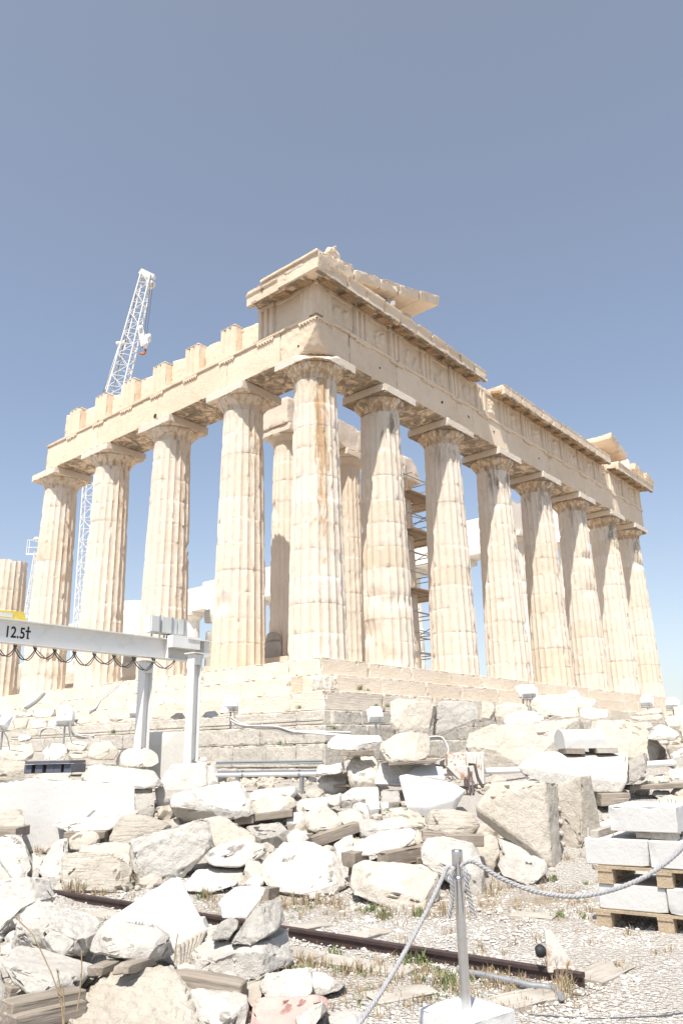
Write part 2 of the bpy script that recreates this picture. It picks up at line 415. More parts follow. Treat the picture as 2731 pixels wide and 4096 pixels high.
def column(x, y, seed, zb=-.06, ztop=AB, rb=.953, rt=.745, full=True, mat='temple', fl=20, seg=6, cut=None, capital=True, gold_side=.25, gdir=-75, gpow=1.5,
           hi=True, soot_shade=1., cham=.0, abw=1.02, tintp=.35):
    rnd = random.Random(seed)
    caph = .86*rt/.745; zn = ztop-caph
    H = zn-zb; top = zn if cut is None else cut
    nd = 11; joints = [zb+H*(i+rnd.uniform(-.12, .12))/nd for i in range(1, nd)]
    zs = [zb]
    step = .16 if hi else .5
    z = zb
    marks = []
    for j in joints:
        if j < top-.1: marks += [j-.009, j, j+.009]
    grid = list(np.arange(zb, top, step))
    zs = sorted(set([round(q, 4) for q in grid if all(abs(q-m) > .05 for m in marks)]+[round(m, 4) for m in marks]+[round(top, 4)]))
    drums = [zb]+joints+[zn+1]
    dt = [max(0, rnd.random()-1+tintp)/tintp*rnd.uniform(.3, .9) if rnd.random() < .75 else 0 for _ in drums]
    off = Vector((seed*11.3 % 97, seed*5.7 % 61, seed*2.3 % 41))
    na = fl*seg; vs = []; tint = []; stain_shade = []; soot_shade_v = []; jv = []
    offs = {}
    for zi, z in enumerate(zs):
        t = (z-zb)/H; R = rb+(rt-rb)*(t+.05*math.sin(math.pi*t)*-1)
        joint = any(abs(z-j) < .004 for j in joints)
        di = sum(1 for j in joints if j < z)
        sh = offs.setdefault(di, (rnd.uniform(-.004, .004), rnd.uniform(-.004, .004)))
        for k in range(na):
            a = 2*math.pi*(k/na)+math.pi/fl
            u = (k % seg)/seg; fdep = (.072 if hi else .06)*R*math.sin(math.pi*u)**.8 if t < .985 else 0
            r = R-fdep
            p = Vector((math.cos(a)*r, math.sin(a)*r, z))
            q = p+off
            w = .5*noise.noise(q/.35)+.5*noise.noise(q/.12)
            ar = 1-math.sin(math.pi*u)                       # near an arris
            n1 = noise.noise(q/.8)
            r -= .014*max(0, w)+ar*.075*max(0, noise.noise(q/.22)+.45*noise.noise(q/.08)-.22)*2
            if hi:
                g = noise.noise(Vector((q.x*.9, q.y*.9, q.z*1.1)))
                r -= .20*max(0, g-.47)*2.2                     # large losses
            if joint: r -= .001+.03*max(0, noise.noise(q/.2)-.2)
            vs.append((x+math.cos(a)*r+sh[0], y+math.sin(a)*r+sh[1], z+(.25*noise.noise(q/.5) if cut and zi == len(zs)-1 else 0)))
            jv.append((.35+.65*max(0, noise.noise(q/.3)+.3)) if joint else 0)
            tint.append(dt[di]); 
            dirg = max(0, math.cos(a-rad(gdir)))**gpow                       # patina streak; south columns also get their shaded east side painted
            stain_shade.append(max(0, dirg)*gold_side*(.4+.6*min(1, max(0, t-.25)*2)))
            soot_shade_v.append(min(.82, soot_shade*max(0, (t-.66)/.34)**.8*max(0, math.cos(a-rad(-120))*.5+.5)*.85))  # grime under the capital, with the entablature's shade painted in
    nz = len(zs)
    fs = [(i*na+k, i*na+(k+1) % na, (i+1)*na+(k+1) % na, (i+1)*na+k) for i in range(nz-1) for k in range(na)]
    fs.append(tuple((nz-1)*na+k for k in range(na)))
    me = bpy.data.meshes.new('column'); me.from_pydata(vs, [], fs)
    for nm, data in (('tint', tint), ('stain_shade', stain_shade), ('soot_shade', soot_shade_v), ('joint', jv)):
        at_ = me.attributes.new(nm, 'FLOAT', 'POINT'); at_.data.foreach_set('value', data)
    me.polygons.foreach_set('use_smooth', [True]*len(me.polygons))
    try: me.set_sharp_from_angle(angle=rad(42))
    except Exception: pass
    o = link('column', me, MT[mat], temple)
    if not (full and capital): return o
    k = rt/.745
    # capital: annulets and echinus turned, abacus a square block
    prof = [(rt*.985, 0), (rt*1.0, .10), (rt*1.0, .16), (rt*1.03, .165), (rt*1.03, .19), (rt*1.05, .195), (rt*1.055, .215), (rt*1.08, .22), (rt*1.16, .30), (rt*1.27, .40), (rt*1.325, .47), (rt*1.33, .50), (rt*1.30, .515)]
    n = 48; bm = bmesh.new(); rings = []
    for (r, z) in prof:
        ring = []
        for j in range(n):
            a = 2*math.pi*j/n; p = Vector((math.cos(a)*r, math.sin(a)*r, zn+z*k)); q = p+off
            rr = r-.05*max(0, noise.noise(q/.3)-.15)*1.6-.012*noise.noise(q/.12)
            ring.append(bm.verts.new((x+math.cos(a)*rr, y+math.sin(a)*rr, zn+z*k)))
        rings.append(ring)
    for A_, B_ in zip(rings, rings[1:]):
        for j in range(n): bm.faces.new((A_[j], A_[(j+1) % n], B_[(j+1) % n], B_[j]))
    me = finish(bm, 'echinus', 30)
    for nm, val in (('stain_shade', .75*min(1, soot_shade)), ('soot_shade', .62*soot_shade), ('tint', .25)):
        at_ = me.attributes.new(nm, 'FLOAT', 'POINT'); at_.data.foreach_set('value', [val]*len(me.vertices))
    ec = link('capital', me, MT[mat], o)
    a0 = abw*k; zb_ = zn+.515*k
    pts = box_pts((x-a0, y-a0, zb_), (x+a0, y+a0, ztop-.004))
    if cham:      # the corner column has lost the outer corner of its abacus
        pts = [p for p in pts if not (p[0] < x and p[1] < y)]
        for zz, q in ((zb_, .45), (ztop-.004, .95)):
            pts += [(x-a0, y-a0+cham*q, zz), (x-a0+cham*q, y-a0, zz)]
        pts += [(x-a0+.2, y-a0+.2, zb_)]
    bm = hull_bm(pts, .1 if hi else .4, .02); weather(bm, seed, a1=.008, a2=.005, chip=.09 if hi else .02, chs=.3)
    me = finish(bm, 'abacus')
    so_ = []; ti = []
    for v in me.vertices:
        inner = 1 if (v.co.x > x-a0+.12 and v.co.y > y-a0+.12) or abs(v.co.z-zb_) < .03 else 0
        so_.append(inner*.9*soot_shade); ti.append(.15)
    at_ = me.attributes.new('soot_shade', 'FLOAT', 'POINT'); at_.data.foreach_set('value', so_)
    at_ = me.attributes.new('stain_shade', 'FLOAT', 'POINT'); at_.data.foreach_set('value', [s*.8 for s in so_])
    link('abacus', me, MT[mat], ec)
    return o

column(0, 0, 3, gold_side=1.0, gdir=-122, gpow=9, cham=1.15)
for i, y in enumerate(SY[1:]): column(0, y, 10+i, gold_side=.55, gdir=-85, gpow=3, soot_shade=.8)
tag(column(0, 20.87, 21, cut=6.7, soot_shade=0, tintp=.7, capital=False), label='broken drum column stump beyond the last standing column')
for i, x in enumerate(SX[1:]): column(x, 0, 30+i, gold_side=.3, soot_shade=1.25, tintp=.6 if i in (0, 5) else .35)
# north side seen through the gaps: new and old marble
NY = [3.68+4.295*i for i in range(14)]
for i, y in enumerate(NY): column(28.86, y, 60+i, hi=False, mat='newmarble', seg=4, soot_shade=0, tintp=.1)
# inner porch columns
PX = [4.5, 8.35, 12.5, 16.9, 21.1, 25.2]
for i, x in enumerate(PX[:3]):
    column(x, 5.65, 80+i, zb=.62, ztop=10.78, rb=.83, rt=.68, hi=(i < 2), soot_shade=0, tintp=.5, abw=.97, mat='temple', cut=None, capital=True)
column(24.9, 5.65, 88, zb=.62, ztop=10.2, rb=.8, rt=.66, hi=False, soot_shade=0, mat='newmarble')

# --- stepped platform
def step_row(side, s0, s1, o_out, o_in, zb, zt, seed, special=None):
    rnd = random.Random(seed); s = s0
    while s < s1-.01:
        L = rnd.uniform(1.6, 2.6); e = min(s1, s+L)
        if s1-e < .6: e = s1
        j = rnd.uniform(-.012, .012); d = rnd.uniform(-.012, .006)
        lo, hi = side(s+.002, o_in, zb), side(e-.002, o_out+j, zt+d)
        big = rnd.random()
        far = max(0, s-14)
        sblock('step', lo, hi, MT['step'], temple, h=.09 if far == 0 else .3, bev=.014, chip=.22 if far == 0 else .05, a1=.012, a2=.006)
        s = e
for (o, zb, zt, sd_) in ((1.01, -.6, -.05, 1), (1.71, -1.14, -.60, 2), (2.41, -1.66, -1.15, 3)):
    step_row(E_, -o+(.0 if sd_ != 2 else .55), 28.86+o, o, o-1.3, zb, zt, sd_*5)
    step_row(S_, -o+1.3, 30, o, o-1.3, zb, zt, sd_*5+1)
# lost corner of the middle step: a dark broken lump
bm = hull_bm([onplane('M', *q, 1, v) for q, v in (((385,1190),-1.75),((400,1110),-1.62),((460,1100),-1.6),((560,1105),-1.55),((590,1190),-1.68),((480,1190),-1.8))]+[(-1.2,-1.0,-1.15),(-.3,-1.0,-1.15),(-1.2,-1,-.62),(-.3,-1,-.62)], .06, .02)
weather(bm, 5, a1=.05, s1=.3, a2=.03, chip=.1); link('step', finish(bm, 'step'), MT['poros'], temple, label='blackened broken corner block of the middle step')
sblock('floor', (-.9, -.9, -.7), (29.7, 66, -.07), MT['step'], temple, h=6, bev=0, chip=0, a1=0, a2=0)
sblock('floor', (1.9, 3.2, -.06), (26.9, 62, .6), MT['step'], temple, h=6, bev=0, chip=0, a1=0, a2=0)
sblock('foundation', (-2.5, -2.44, -3.9), (31.3, 64, -1.67), MT['poros'], temple, h=8, bev=0, chip=0, a1=0, a2=0)
# exposed foundation courses along the south side, each with its drafted grooves
def fcourse(zb, zt, o, s0, s1, seed, groove=True, panel=False, side=None):
    S_ = side or globals()['S_']
    rnd = random.Random(seed); s = s0
    while s < s1-.05:
        e = min(s1, s+rnd.uniform(.9, 1.5)); e = s1 if s1-e < .5 else e
        w = rnd.uniform(-.02, .015)
        r = sblock('foundation_block', S_(s+.004, o-.7, zb), S_(e-.004, o+w, zt), MT['poros'], temple, h=.06, bev=.02, chip=.08, a1=.02, a2=.014)
        if groove:
            for g in (.07, .16):
                sblock('drafted_margin', S_(s+.02, o-.1, zb+g-.035), S_(e-.02, o+w+.035, zb+g+.03), MT['poros'], r, h=.3, bev=.008, chip=.02, a1=.004)
        if panel:
            sblock('raised_panel', S_(s+.07, o-.1, zb+.16), S_(e-.07, o+w+.022, zt-.06), MT['poros'], r, h=.09, bev=.01, chip=.03, a1=.006, a2=.006, pit=.008)
        s = e
fcourse(-2.06, -1.68, 2.55, -2.5, 14, 1)
fcourse(-2.52, -2.07, 2.95, -2.9, 14, 2, groove=False)
fcourse(-3.12, -2.53, 2.98, -2.9, 14, 3, panel=True)
fcourse(-3.32, -3.13, 3.05, -2.9, 14, 4)
fcourse(-3.8, -3.33, 2.8, -2.9, 14, 5, groove=False)

fcourse(-2.04, -1.69, 2.60, -2.3, 20, 11, groove=False, side=E_); fcourse(-2.46, -2.05, 2.8, -2.3, 20, 12, groove=False, side=E_)
fcourse(-2.95, -2.47, 2.95, -2.3, 16, 13, groove=False, side=E_); fcourse(-3.7, -2.96, 3.0, -2.3, 10, 14, groove=False, side=E_)

# --- architrave, frieze, cornice
def prism_block(name, side, poly, s0, s1, mat, parent, h=.14, chip=.06, a1=.008, a2=.004, seed=None, ends=0., **k):
    bm = bmesh.new()
    A_ = [bm.verts.new(side(s0+(random.uniform(-ends, ends) if ends else 0), o, z)) for o, z in poly]
    B_ = [bm.verts.new(side(s1+(random.uniform(-ends, ends) if ends else 0), o, z)) for o, z in poly]
    n = len(poly)
    bm.faces.new(A_); bm.faces.new(list(reversed(B_)))
    for i in range(n): bm.faces.new((A_[i], B_[i], B_[(i+1) % n], A_[(i+1) % n]))
    bmesh.ops.recalc_face_normals(bm, faces=bm.faces)
    bmesh.ops.bevel(bm, geom=list(bm.edges), offset=.012, segments=1, profile=.5, affect='EDGES', clamp_overlap=True)
    bmesh.ops.triangulate(bm, faces=bm.faces); refine(bm, h)
    weather(bm, seed or nseed(), a1=a1, a2=a2, chip=chip)
    return link(name, finish(bm, name), mat, parent, **k)

def soffit_stain_shade(o, zb, amt=1.0):  # underside patina, with shade painted in to offset bounced light
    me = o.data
    for nm, kf in (('soot_shade', 1.0), ('stain_shade', .5)):
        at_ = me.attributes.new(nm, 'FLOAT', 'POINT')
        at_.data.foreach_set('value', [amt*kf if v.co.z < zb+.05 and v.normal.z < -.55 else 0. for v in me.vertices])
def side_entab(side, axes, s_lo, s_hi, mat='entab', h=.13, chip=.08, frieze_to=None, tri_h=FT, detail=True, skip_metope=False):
    # architrave: one block from column axis to column axis, three slabs deep
    cuts = [.87]+list(axes[1:-1])+[s_hi]
    for a, b in zip(cuts, cuts[1:]):
        ar = sblock('architrave', side(a+.004, .29, AB), side(b-.004, .89, AT-.11), MT[mat], temple, h=h, bev=.016, chip=chip, a1=.012)
        soffit_stain_shade(ar, AB)
        if detail:
            for (o0, o1, dz) in ((-.30, .275, .01), (-.89, -.315, 0)):
                q = sblock('backing_slab', side(a+.004, o0, AB+dz), side(b-.004, o1, AT-.12), MT[mat], ar, h=.3, bev=.02, chip=.04)
                soffit_stain_shade(q, AB+dz)
        prism_block('taenia', side, [(.3, AT-.112), (.95, AT-.112), (.955, AT), (.3, AT)], a+.003, b-.003, MT[mat], ar, h=h, chip=chip*.8)
def triglyph(side, c, mat='entab', top=FT, w=.845, h=.09, chip=.05, regula=True, parent=None, rough=0):
    """block with two full and two half glyphs; band across the top; regula with pegs below the taenia"""
    x0 = c-w/2; g = w/6; d = .10; face = .93; f0 = AT+.002; gt = top-(.09 if rough else .15)
    sec = [(0, d*.9), (g*.5, 0), (g*1.5, 0), (g*2, d), (g*2.5, 0), (g*3.5, 0), (g*4, d), (g*4.5, 0), (g*5.5, 0), (w, d*.9)]
    bm = bmesh.new(); zs = [f0+(gt-f0)*i/10 for i in range(11)]
    rows = []
    off = Vector((c*3.1, side(0, 1, 0)[0], 0))
    for z in zs:
        row = []
        for s, dd in sec:
            p = Vector(side(x0+s, face-dd, z)); e = .02*max(0, noise.noise((p+off)/.25)-.05)
            row.append(bm.verts.new(side(x0+s, face-dd-e, z)))
        rows.append(row)
    for a, b in zip(rows, rows[1:]):
        for i in range(len(sec)-1): bm.faces.new((a[i], a[i+1], b[i+1], b[i]))
    me_b = finish(bm, 'triglyph', 25)
    o = link('triglyph', me_b, MT[mat], parent or temple)
    sblock('triglyph_block', side(x0+.003, .05 if rough else .3, f0), side(x0+w-.003, face-d-.004, gt), MT[mat], o, h=.12, bev=.01, chip=.03, a1=.02 if rough else .006)
    sblock('triglyph_band', side(x0, .05 if rough else .3, gt+.002), side(x0+w, face+(-.01 if rough else .004), top), MT[mat], o, h=.08, bev=.03 if rough else .008, chip=chip*(2.5 if rough else 1))
    if regula:
        m = MB(); 
        lo, hi = side(x0, .885, AT-.20), side(x0+w, .95, AT-.118)
        m.box([min(a, b) for a, b in zip(lo, hi)], [max(a, b) for a, b in zip(lo, hi)])
        for i in range(6):
            if random.random() < .12: continue
            p = Vector(side(x0+w*(i+.5)/6, .925, AT-.2))
            m.lathe([(.026, .0), (.035, -.055)], 8, Matrix.Translation(p))
        m.build('regula', MT[mat], o)
    return o
def metope(side, a, b, mat='entab', top=FT, relief=.09, seed=0):
    bm = bmesh.new(); nu, nv = 26, 26; rows = []; off = Vector((seed*9.1, seed*4.3, seed*1.7))
    rnd = random.Random(seed)
    figs = [(rnd.uniform(.2, .45), rnd.uniform(.25, .5), rnd.uniform(.1, .17), rnd.uniform(.24, .38)), (rnd.uniform(.55, .8), rnd.uniform(.3, .6), rnd.uniform(.1, .16), rnd.uniform(.2, .38)),
            (rnd.uniform(.3, .7), rnd.uniform(.65, .8), .09, .1), (rnd.uniform(.2, .8), rnd.uniform(.15, .3), .22, .1)]
    for j in range(nv+1):
        row = []
        for i in range(nu+1):
            u, v = i/nu, j/nv; s = a+(b-a)*u; z = AT+.002+(top-AT-.16)*v
            q = Vector((s, z, 0))+off
            e = 0
            for (cu, cv, ru, rv) in figs:
                du, dv = (u-cu+.12*noise.noise(q/.4))/ru, (v-cv)/rv; k = 1-du*du-dv*dv
                if k > 0: e = max(e, min(1, k*2.2)*(.75+.6*noise.noise(q/.16)))
            row.append(bm.verts.new(side(s, .825+relief*e+.012*noise.noise(q/.13), z)))
        rows.append(row)
    for A_, B_ in zip(rows, rows[1:]):
        for i in range(nu): bm.faces.new((A_[i], A_[i+1], B_[i+1], B_[i]))
    o = link('metope', finish(bm, 'metope', 50), MT[mat], temple)
    sblock('metope_band', side(a, .3, top-.158), side(b, .87, top), MT[mat], o, h=.2, bev=.01, chip=.03)
    sblock('metope_back', side(a, .3, AT+.002), side(b, .80, top-.16), MT[mat], o, h=1, bev=0, chip=0, a1=0, a2=0)
    return o
def tri_centres(axes, s_lo, s_hi, first, last):
    out = [first]
    for a, b in zip(axes, axes[1:]):
        m = (a+b)/2
        if a == axes[0]: m = (first+b)/2
        if b == axes[-1]: m = (a+last)/2
        out += [m, b]
    out[-1] = last
    return out

# the corner block has lost its lower outer corner
cpts = [(-.89, .85, AB), (.85, -.89, AB), (.85, .85, AB), (-.89, -.05, AB), (.02, -.89, AB), (-.62, -.62, AB+.16), (-.885, -.885, AB+.95), (-.89, -.45, AB+.35), (-.42, -.89, AB+.4)]
cpts += [(x, y, AT-.12) for x in (-.89, .85) for y in (-.89, .85)]
bm = hull_bm(cpts, .07, .02); weather(bm, 321, a1=.03, s1=.35, a2=.012, chip=.12)
cb_ = link('architrave', finish(bm, 'architrave'), MT['entab'], temple); soffit_stain_shade(cb_, AB)
for sd2 in (E_, S_): prism_block('taenia', sd2, [(.3, AT-.112), (.95, AT-.112), (.955, AT), (.3, AT)], -.6, .866, MT['entab'], cb_, h=.08, chip=.2)
# east front
side_entab(E_, SX, -.885, 29.745, h=.13)
TE = tri_centres(SX, 0, 0, -.505, 29.36)
for c in TE: triglyph(E_, c)
for i, (a, b) in enumerate(zip(TE, TE[1:])): metope(E_, a+.42, b-.42, seed=i+1)
# south side: five columns left standing, the frieze a row of broken teeth
side_entab(S_, SY+[20.87], -.885, 16.6, h=.12, chip=.1)
TS = [-.505, 1.59, 3.68, 5.83, 7.98, 10.13, 12.27, 14.42]
rnd = random.Random(4)
for i, c in enumerate(TS): triglyph(S_, c, top=FT-(0 if i < 2 else rnd.uniform(0, .1)), rough=0 if i < 2 else 1, chip=.07)
metope(S_, TS[0]+.42, TS[1]-.42, seed=40, relief=.0)
for i, (a, b) in enumerate(zip(TS[1:], TS[2:]+[16.0])):
    if i == len(TS)-2: a, b = 14.86, 15.5
    zt = FT-rnd.uniform(.0, .13)
    pts = [S_(a+.43 if i < 7-1 else a, o, AT) for o in (.15, .78)]+[S_(b-.43 if i < 6 else b, o, AT) for o in (.15, .78)]
    s0, s1 = (a+.43, b-.43) if i < 6 else (a, b)
    f = .56 if i < 6 else .72
    pts = [S_(s0, -.1, AT), S_(s0, f, AT), S_(s1, -.1, AT), S_(s1, f, AT),
           S_(s0, -.1, zt-rnd.uniform(0, .15)), S_(s0, f-.02, zt-rnd.uniform(0, .2)), S_(s1, -.1, zt+.05), S_(s1, f-.02, zt+rnd.uniform(-.05, .15)), S_((s0+s1)/2, .3, zt+.12)]
    bm = hull_bm(pts, .08, .03); weather(bm, 50+i, a1=.03, a2=.02, chip=.15, pit=.012, sp_=.09)
    link('frieze_backing', finish(bm, 'frieze_backing'), MT['entab'], temple)
# corner core of the frieze, north side in new marble
sblock('frieze_core', (-.28, -.28, AT), (29.1, .78, FT-.02), MT['entab'], temple, h=2, bev=.02, chip=.03)
sblock('architrave', (27.97, .95, AB), (29.745, 64, AT), MT['newmarble'], temple, h=3, bev=.01, chip=.02)
sblock('frieze_core', (28.1, .95, AT+.003), (29.7, 40, FT), MT['newmarble'], temple, h=3, bev=.01, chip=.02)
sblock('frieze_core', (28.1, 40.05, AT+.003), (29.6, 60, FT-.35), MT['newmarble'], temple, h=.6, bev=.03, chip=.2)
# inner porch beam remains
for x0, x1, z1 in ((3.55, 6.2, 12.0), (6.21, 8.3, 12.05), (8.31, 10.4, 11.95), (10.41, 12.0, 11.8)): sblock('porch_beam', (x0, 4.85, 10.785), (x1, 6.4, z1), MT['temple'], temple, h=.12, bev=.03, chip=.16, a1=.03)
bm = hull_bm([(12.01,4.85,10.79),(13.4,4.85,10.79),(12.01,6.4,10.79),(13.4,6.4,10.79),(12.05,4.9,11.7),(12.8,4.9,11.75),(13.3,4.95,11.5),(12.2,6.3,11.6),(13.3,6.3,11.2)], .12, .03)
weather(bm, 9, a1=.06, chip=.1); link('porch_beam', finish(bm, 'porch_beam'), MT['temple'], temple)
sblock('porch_beam', (22.6, 5.0, 10.21), (30, 6.3, 12.2), MT['newmarble'], temple, h=.4, bev=.03, chip=.05)

GEI = [(-.25, FT+.004), (.96, FT+.004), (.97, FT-.01), (1.36, FT-.07), (1.38, FT-.2), (1.56, FT-.2), (1.575, FT+.16), (1.63, FT+.20), (1.64, FT+.34), (1.2, FT+.37), (-.25, FT+.37)]
def mutule(side, c, parent, w=.62):
    m = MB()
    a = [Vector(side(c-w/2, .99, FT-.075)), Vector(side(c+w/2, .99, FT-.075)), Vector(side(c+w/2, 1.37, FT-.145)), Vector(side(c-w/2, 1.37, FT-.145))]
    a = [v+Vector((0, 0, .06)) for v in a]; b = [v-Vector((0, 0, .12)) for v in a]
    m.add(a+b, [(0,1,2,3),(7,6,5,4),(0,4,5,1),(1,5,6,2),(2,6,7,3),(3,7,4,0)])
    for i in range(6):
        for j in range(3):
            o = 1.05+j*.13; p = Vector(side(c-w/2+w*(i+.5)/6, o, FT-.13-(o-.99)*.184))
            m.lathe([(.024, 0), (.026, -.03)], 6, Matrix.Translation(p))
    mo = m.build('mutule', MT['entab'], parent)
    for nm, v in (('stain_shade', 1.2), ('soot_shade', .8)): mo.data.attributes.new(nm, 'FLOAT', 'POINT').data.foreach_set('value', [v]*len(mo.data.vertices))  # patina plus painted shade over the whole mutule
def cornice(side, s0, s1, muts, chip=.1, poly=GEI, ends=0, seed=None):
    o = prism_block('cornice', side, poly, s0+.003, s1-.003, MT['entab'], temple, h=.1, chip=chip, a1=.012, a2=.006, ends=ends, seed=seed)
    soffit_stain_shade(o, FT-.0, 1.1)
    me = o.data
    for c in muts: mutule(side, c, o)
    return o
TM = []
for a, b in zip(TE, TE[1:]): TM += [a, (a+b)/2]
TM.append(TE[-1])
# corner block: mitred piece carried on both sides
def corner_cornice(xs, sgn):
    pass
for i, c in enumerate(TM):
    a = (TM[i-1]+c)/2 if i else -1.0
    b = (TM[i+1]+c)/2 if i < len(TM)-1 else 30.45
    if i == 0: a = -1.60
    rr = random.Random(i+70)
    low = [(o, z-(rr.uniform(.0, .14) if z > FT+.3 else 0)) for o, z in GEI]
    if 9.75 < c < 11.1: continue
    if a < 9.75 < b: b = 9.8
    if a < 11.2 < b: a = 11.15
    if 23.9 < c < 24.6: continue
    if c > 9 and c < 24: low = [(o-(.04 if o > 1.6 else 0), z-(.05 if z > FT+.3 else 0)) for o, z in low]
    cornice(E_, a, b, [c] if i else [-.505], chip=.13 if i > 2 else .07, poly=low, ends=.02)
# broken stone in the gap
for (a, b, o1, z1) in ((9.8, 11.14, .82, FT+.25), (23.5, 24.5, .9, FT+.3)):
    bm = hull_bm([E_(s, o, z) for s in (a, b) for o, z in ((-.2, FT), (o1, FT), (o1-.15, z1), (-.2, z1))], .08, .03)
    weather(bm, int(a), a1=.08, s1=.3, a2=.03, chip=.2); link('cornice', finish(bm, 'cornice'), MT['entab'], temple, label='broken cornice stump in the gap')
# south return of the cornice
for a, b, c, p in ((-.95, .0, -.505, .05), (.0, 1.08, .545, .05), (1.08, 1.92, 1.55, .2)):
    cornice(S_, a, b, [c] if c < 1.2 else [], chip=p)
sblock('crowning_moulding', S_(-1.66, 1.2, FT+.375), S_(1.1, 1.70, FT+.50), MT['entab'], temple, h=.12, bev=.02, chip=.03)
# pediment remains at the near corner: tympanum wall, raking cornice slabs, sculpture casts
SL = .28
def rake(s): return 13.22+s*SL
tym = [(.6, FT+.3), (4.6, FT+.375), (4.5, rake(4.5)+.02), (.6, rake(.6)+.02)]
bm = bmesh.new()
A_ = [bm.verts.new(E_(s, .62, z)) for s, z in tym]; B_ = [bm.verts.new(E_(s, -.1, z)) for s, z in tym]
bm.faces.new(A_); bm.faces.new(list(reversed(B_)))
for i in range(4): bm.faces.new((A_[i], B_[i], B_[(i+1) % 4], A_[(i+1) % 4]))
bmesh.ops.recalc_face_normals(bm, faces=bm.faces); bmesh.ops.triangulate(bm, faces=bm.faces); refine(bm, .15); weather(bm, 6, a1=.03, chip=.1)
link('tympanum', finish(bm, 'tympanum'), MT['entab'], temple)
def raking(s0, s1, o_in, o_out, th, seed, base=None, flip=False, lift=0, chip=.1):
    f = (lambda s: 13.22+(28.9-s)*SL) if flip else rake
    pts = [E_(s, o, f(s)+lift+dz) for s in (s0, s1) for o in (o_in, o_out) for dz in (0, th)]
    pts += [E_(s, o_out+.08, f(s)+lift+th) for s in (s0, s1)]
    bm = hull_bm(pts, .1, .02); weather(bm, seed, a1=.02, a2=.01, chip=chip)
    return link('raking_cornice', finish(bm, 'raking_cornice'), MT['entab'], temple)
raking(-1.62, -.62, -.3, 1.60, .58, 61, chip=.06); raking(-.61, .40, -.3, 1.52, .58, 62, chip=.14)
raking(.46, 2.0, -.3, 1.50, .42, 60, chip=.2); raking(2.01, 3.2, -.3, 1.50, .42, 63, chip=.14); raking(3.22, 4.55, -.3, 1.52, .38, 64, chip=.1); raking(4.57, 5.95, -.3, 1.56, .40, 65, chip=.06)
def lump(name, pts, mat, par, seed, a1=.05, chip=.08, h=.06, **k):
    bm = hull_bm(pts, h, .02); weather(bm, seed, a1=a1, s1=.25, a2=.02, chip=chip); return link(name, finish(bm, name), MT[mat], par, **k)
# lion-head spout and base block on the corner
lump('lion_head', [(-.5+dx, -1.15+dy, 13.72+dz) for dx, dy, dz in ((-.3,-.3,0),(.35,-.3,0),(-.3,.3,0),(.35,.3,0),(-.28,-.25,.35),(.05,-.3,.62),(.3,-.1,.72),(.32,.25,.6),(-.2,.2,.4),(-.36,-.36,.2))], 'entab', temple, 71, a1=.09)
# horse head and torso casts in the gable
h0 = FT+.37
lump('sculpture', [E_(s, o, z) for s, o, z in ((2.5,.7,h0),(3.1,.7,h0),(2.6,1.25,h0),(3.1,1.2,h0),(2.7,.8,h0+.62),(3.05,.8,h0+.7),(2.75,1.3,h0+.5),(3.0,1.5,h0+.32),(2.9,1.55,h0+.15))], 'rg', temple, 72, a1=.09, label='weathered grey horse head in the gable')
lump('sculpture', [E_(s, o, z) for s, o, z in ((4.0,.7,h0),(4.7,.7,h0),(4.1,1.2,h0),(4.6,1.25,h0),(4.1,.8,h0+.7),(4.5,.9,h0+.85),(4.5,1.2,h0+.5),(4.2,1.3,h0+.3))], 'entab', temple, 73, a1=.1)
lump('pediment_block', [E_(s, o, z) for s, o, z in ((5.3,.5,h0),(6.1,.5,h0),(5.3,1.3,h0),(6.0,1.3,h0),(5.4,.6,h0+.6),(5.9,.6,h0+.75),(5.5,1.2,h0+.5))], 'entab', temple, 74)
for i in range(16):     # loose stones lying along the top of the cornice
    s = 6.3+i*1.1
    if 9.3 < s < 11.4 or s > 23: continue
    r2 = random.Random(i)
    lump('cornice_top_stone', [E_(s+dx, o, FT+.34+dz) for dx, o, dz in ((0,.2,0),(.95,.2,0),(0,1.5,0),(.95,1.45,0),(.05,.4,r2.uniform(.1,.3)),(.9,.4,r2.uniform(.1,.3)),(.1,1.3,r2.uniform(.06,.22)),(.85,1.25,r2.uniform(.04,.2)))], 'entab', temple, 90+i, a1=.04)
# far corner
raking(24.2, 25.6, -.3, 1.5, .34, 66, flip=True, lift=.05); raking(25.62, 26.6, -.3, 1.45, .4, 67, flip=True, lift=.05)
lump('tympanum', [E_(s, o, z) for s in (24.8, 27.2) for o in (-.1, .62) for z in (h0, h0+.95)], 'entab', temple, 75)
raking(27.9, 29.2, .2, 1.45, .42, 68, flip=True, lift=.2, chip=.3); raking(29.22, 30.5, -.3, 1.62, .42, 69, flip=True, lift=.25, chip=.2)
lump('sculpture', [E_(s, o, z) for s, o, z in ((27.2,.7,h0),(27.9,.7,h0),(27.2,1.3,h0),(27.9,1.3,h0),(27.3,.8,h0+.9),(27.8,.9,h0+1.3),(27.6,1.2,h0+1.0))], 'entab', temple, 76, a1=.09)
for fr, x, y, ax, r in (('K',847,905,0,.10),('T',100,320,1,.05),('T',265,410,1,.045),('T',690,660,1,.05),('Q',882,815,1,.04),('Q',1237,1010,1,.055),('T',417,497,1,.05),('Q',1385,1090,1,.04),('Q',418,690,0,.04)):
    p = onplane(fr, x, y, ax, -.893); m = MB(); d = Vector((1, 0, 0)) if ax == 0 else Vector((0, 1, 0))
    m.tube([p-d*.012, p+d*.05], r, 9); m.build('socket_shade_disc', MT['hole_shade'], temple)  # solid dark disc; its colour stands for the shade inside a socket
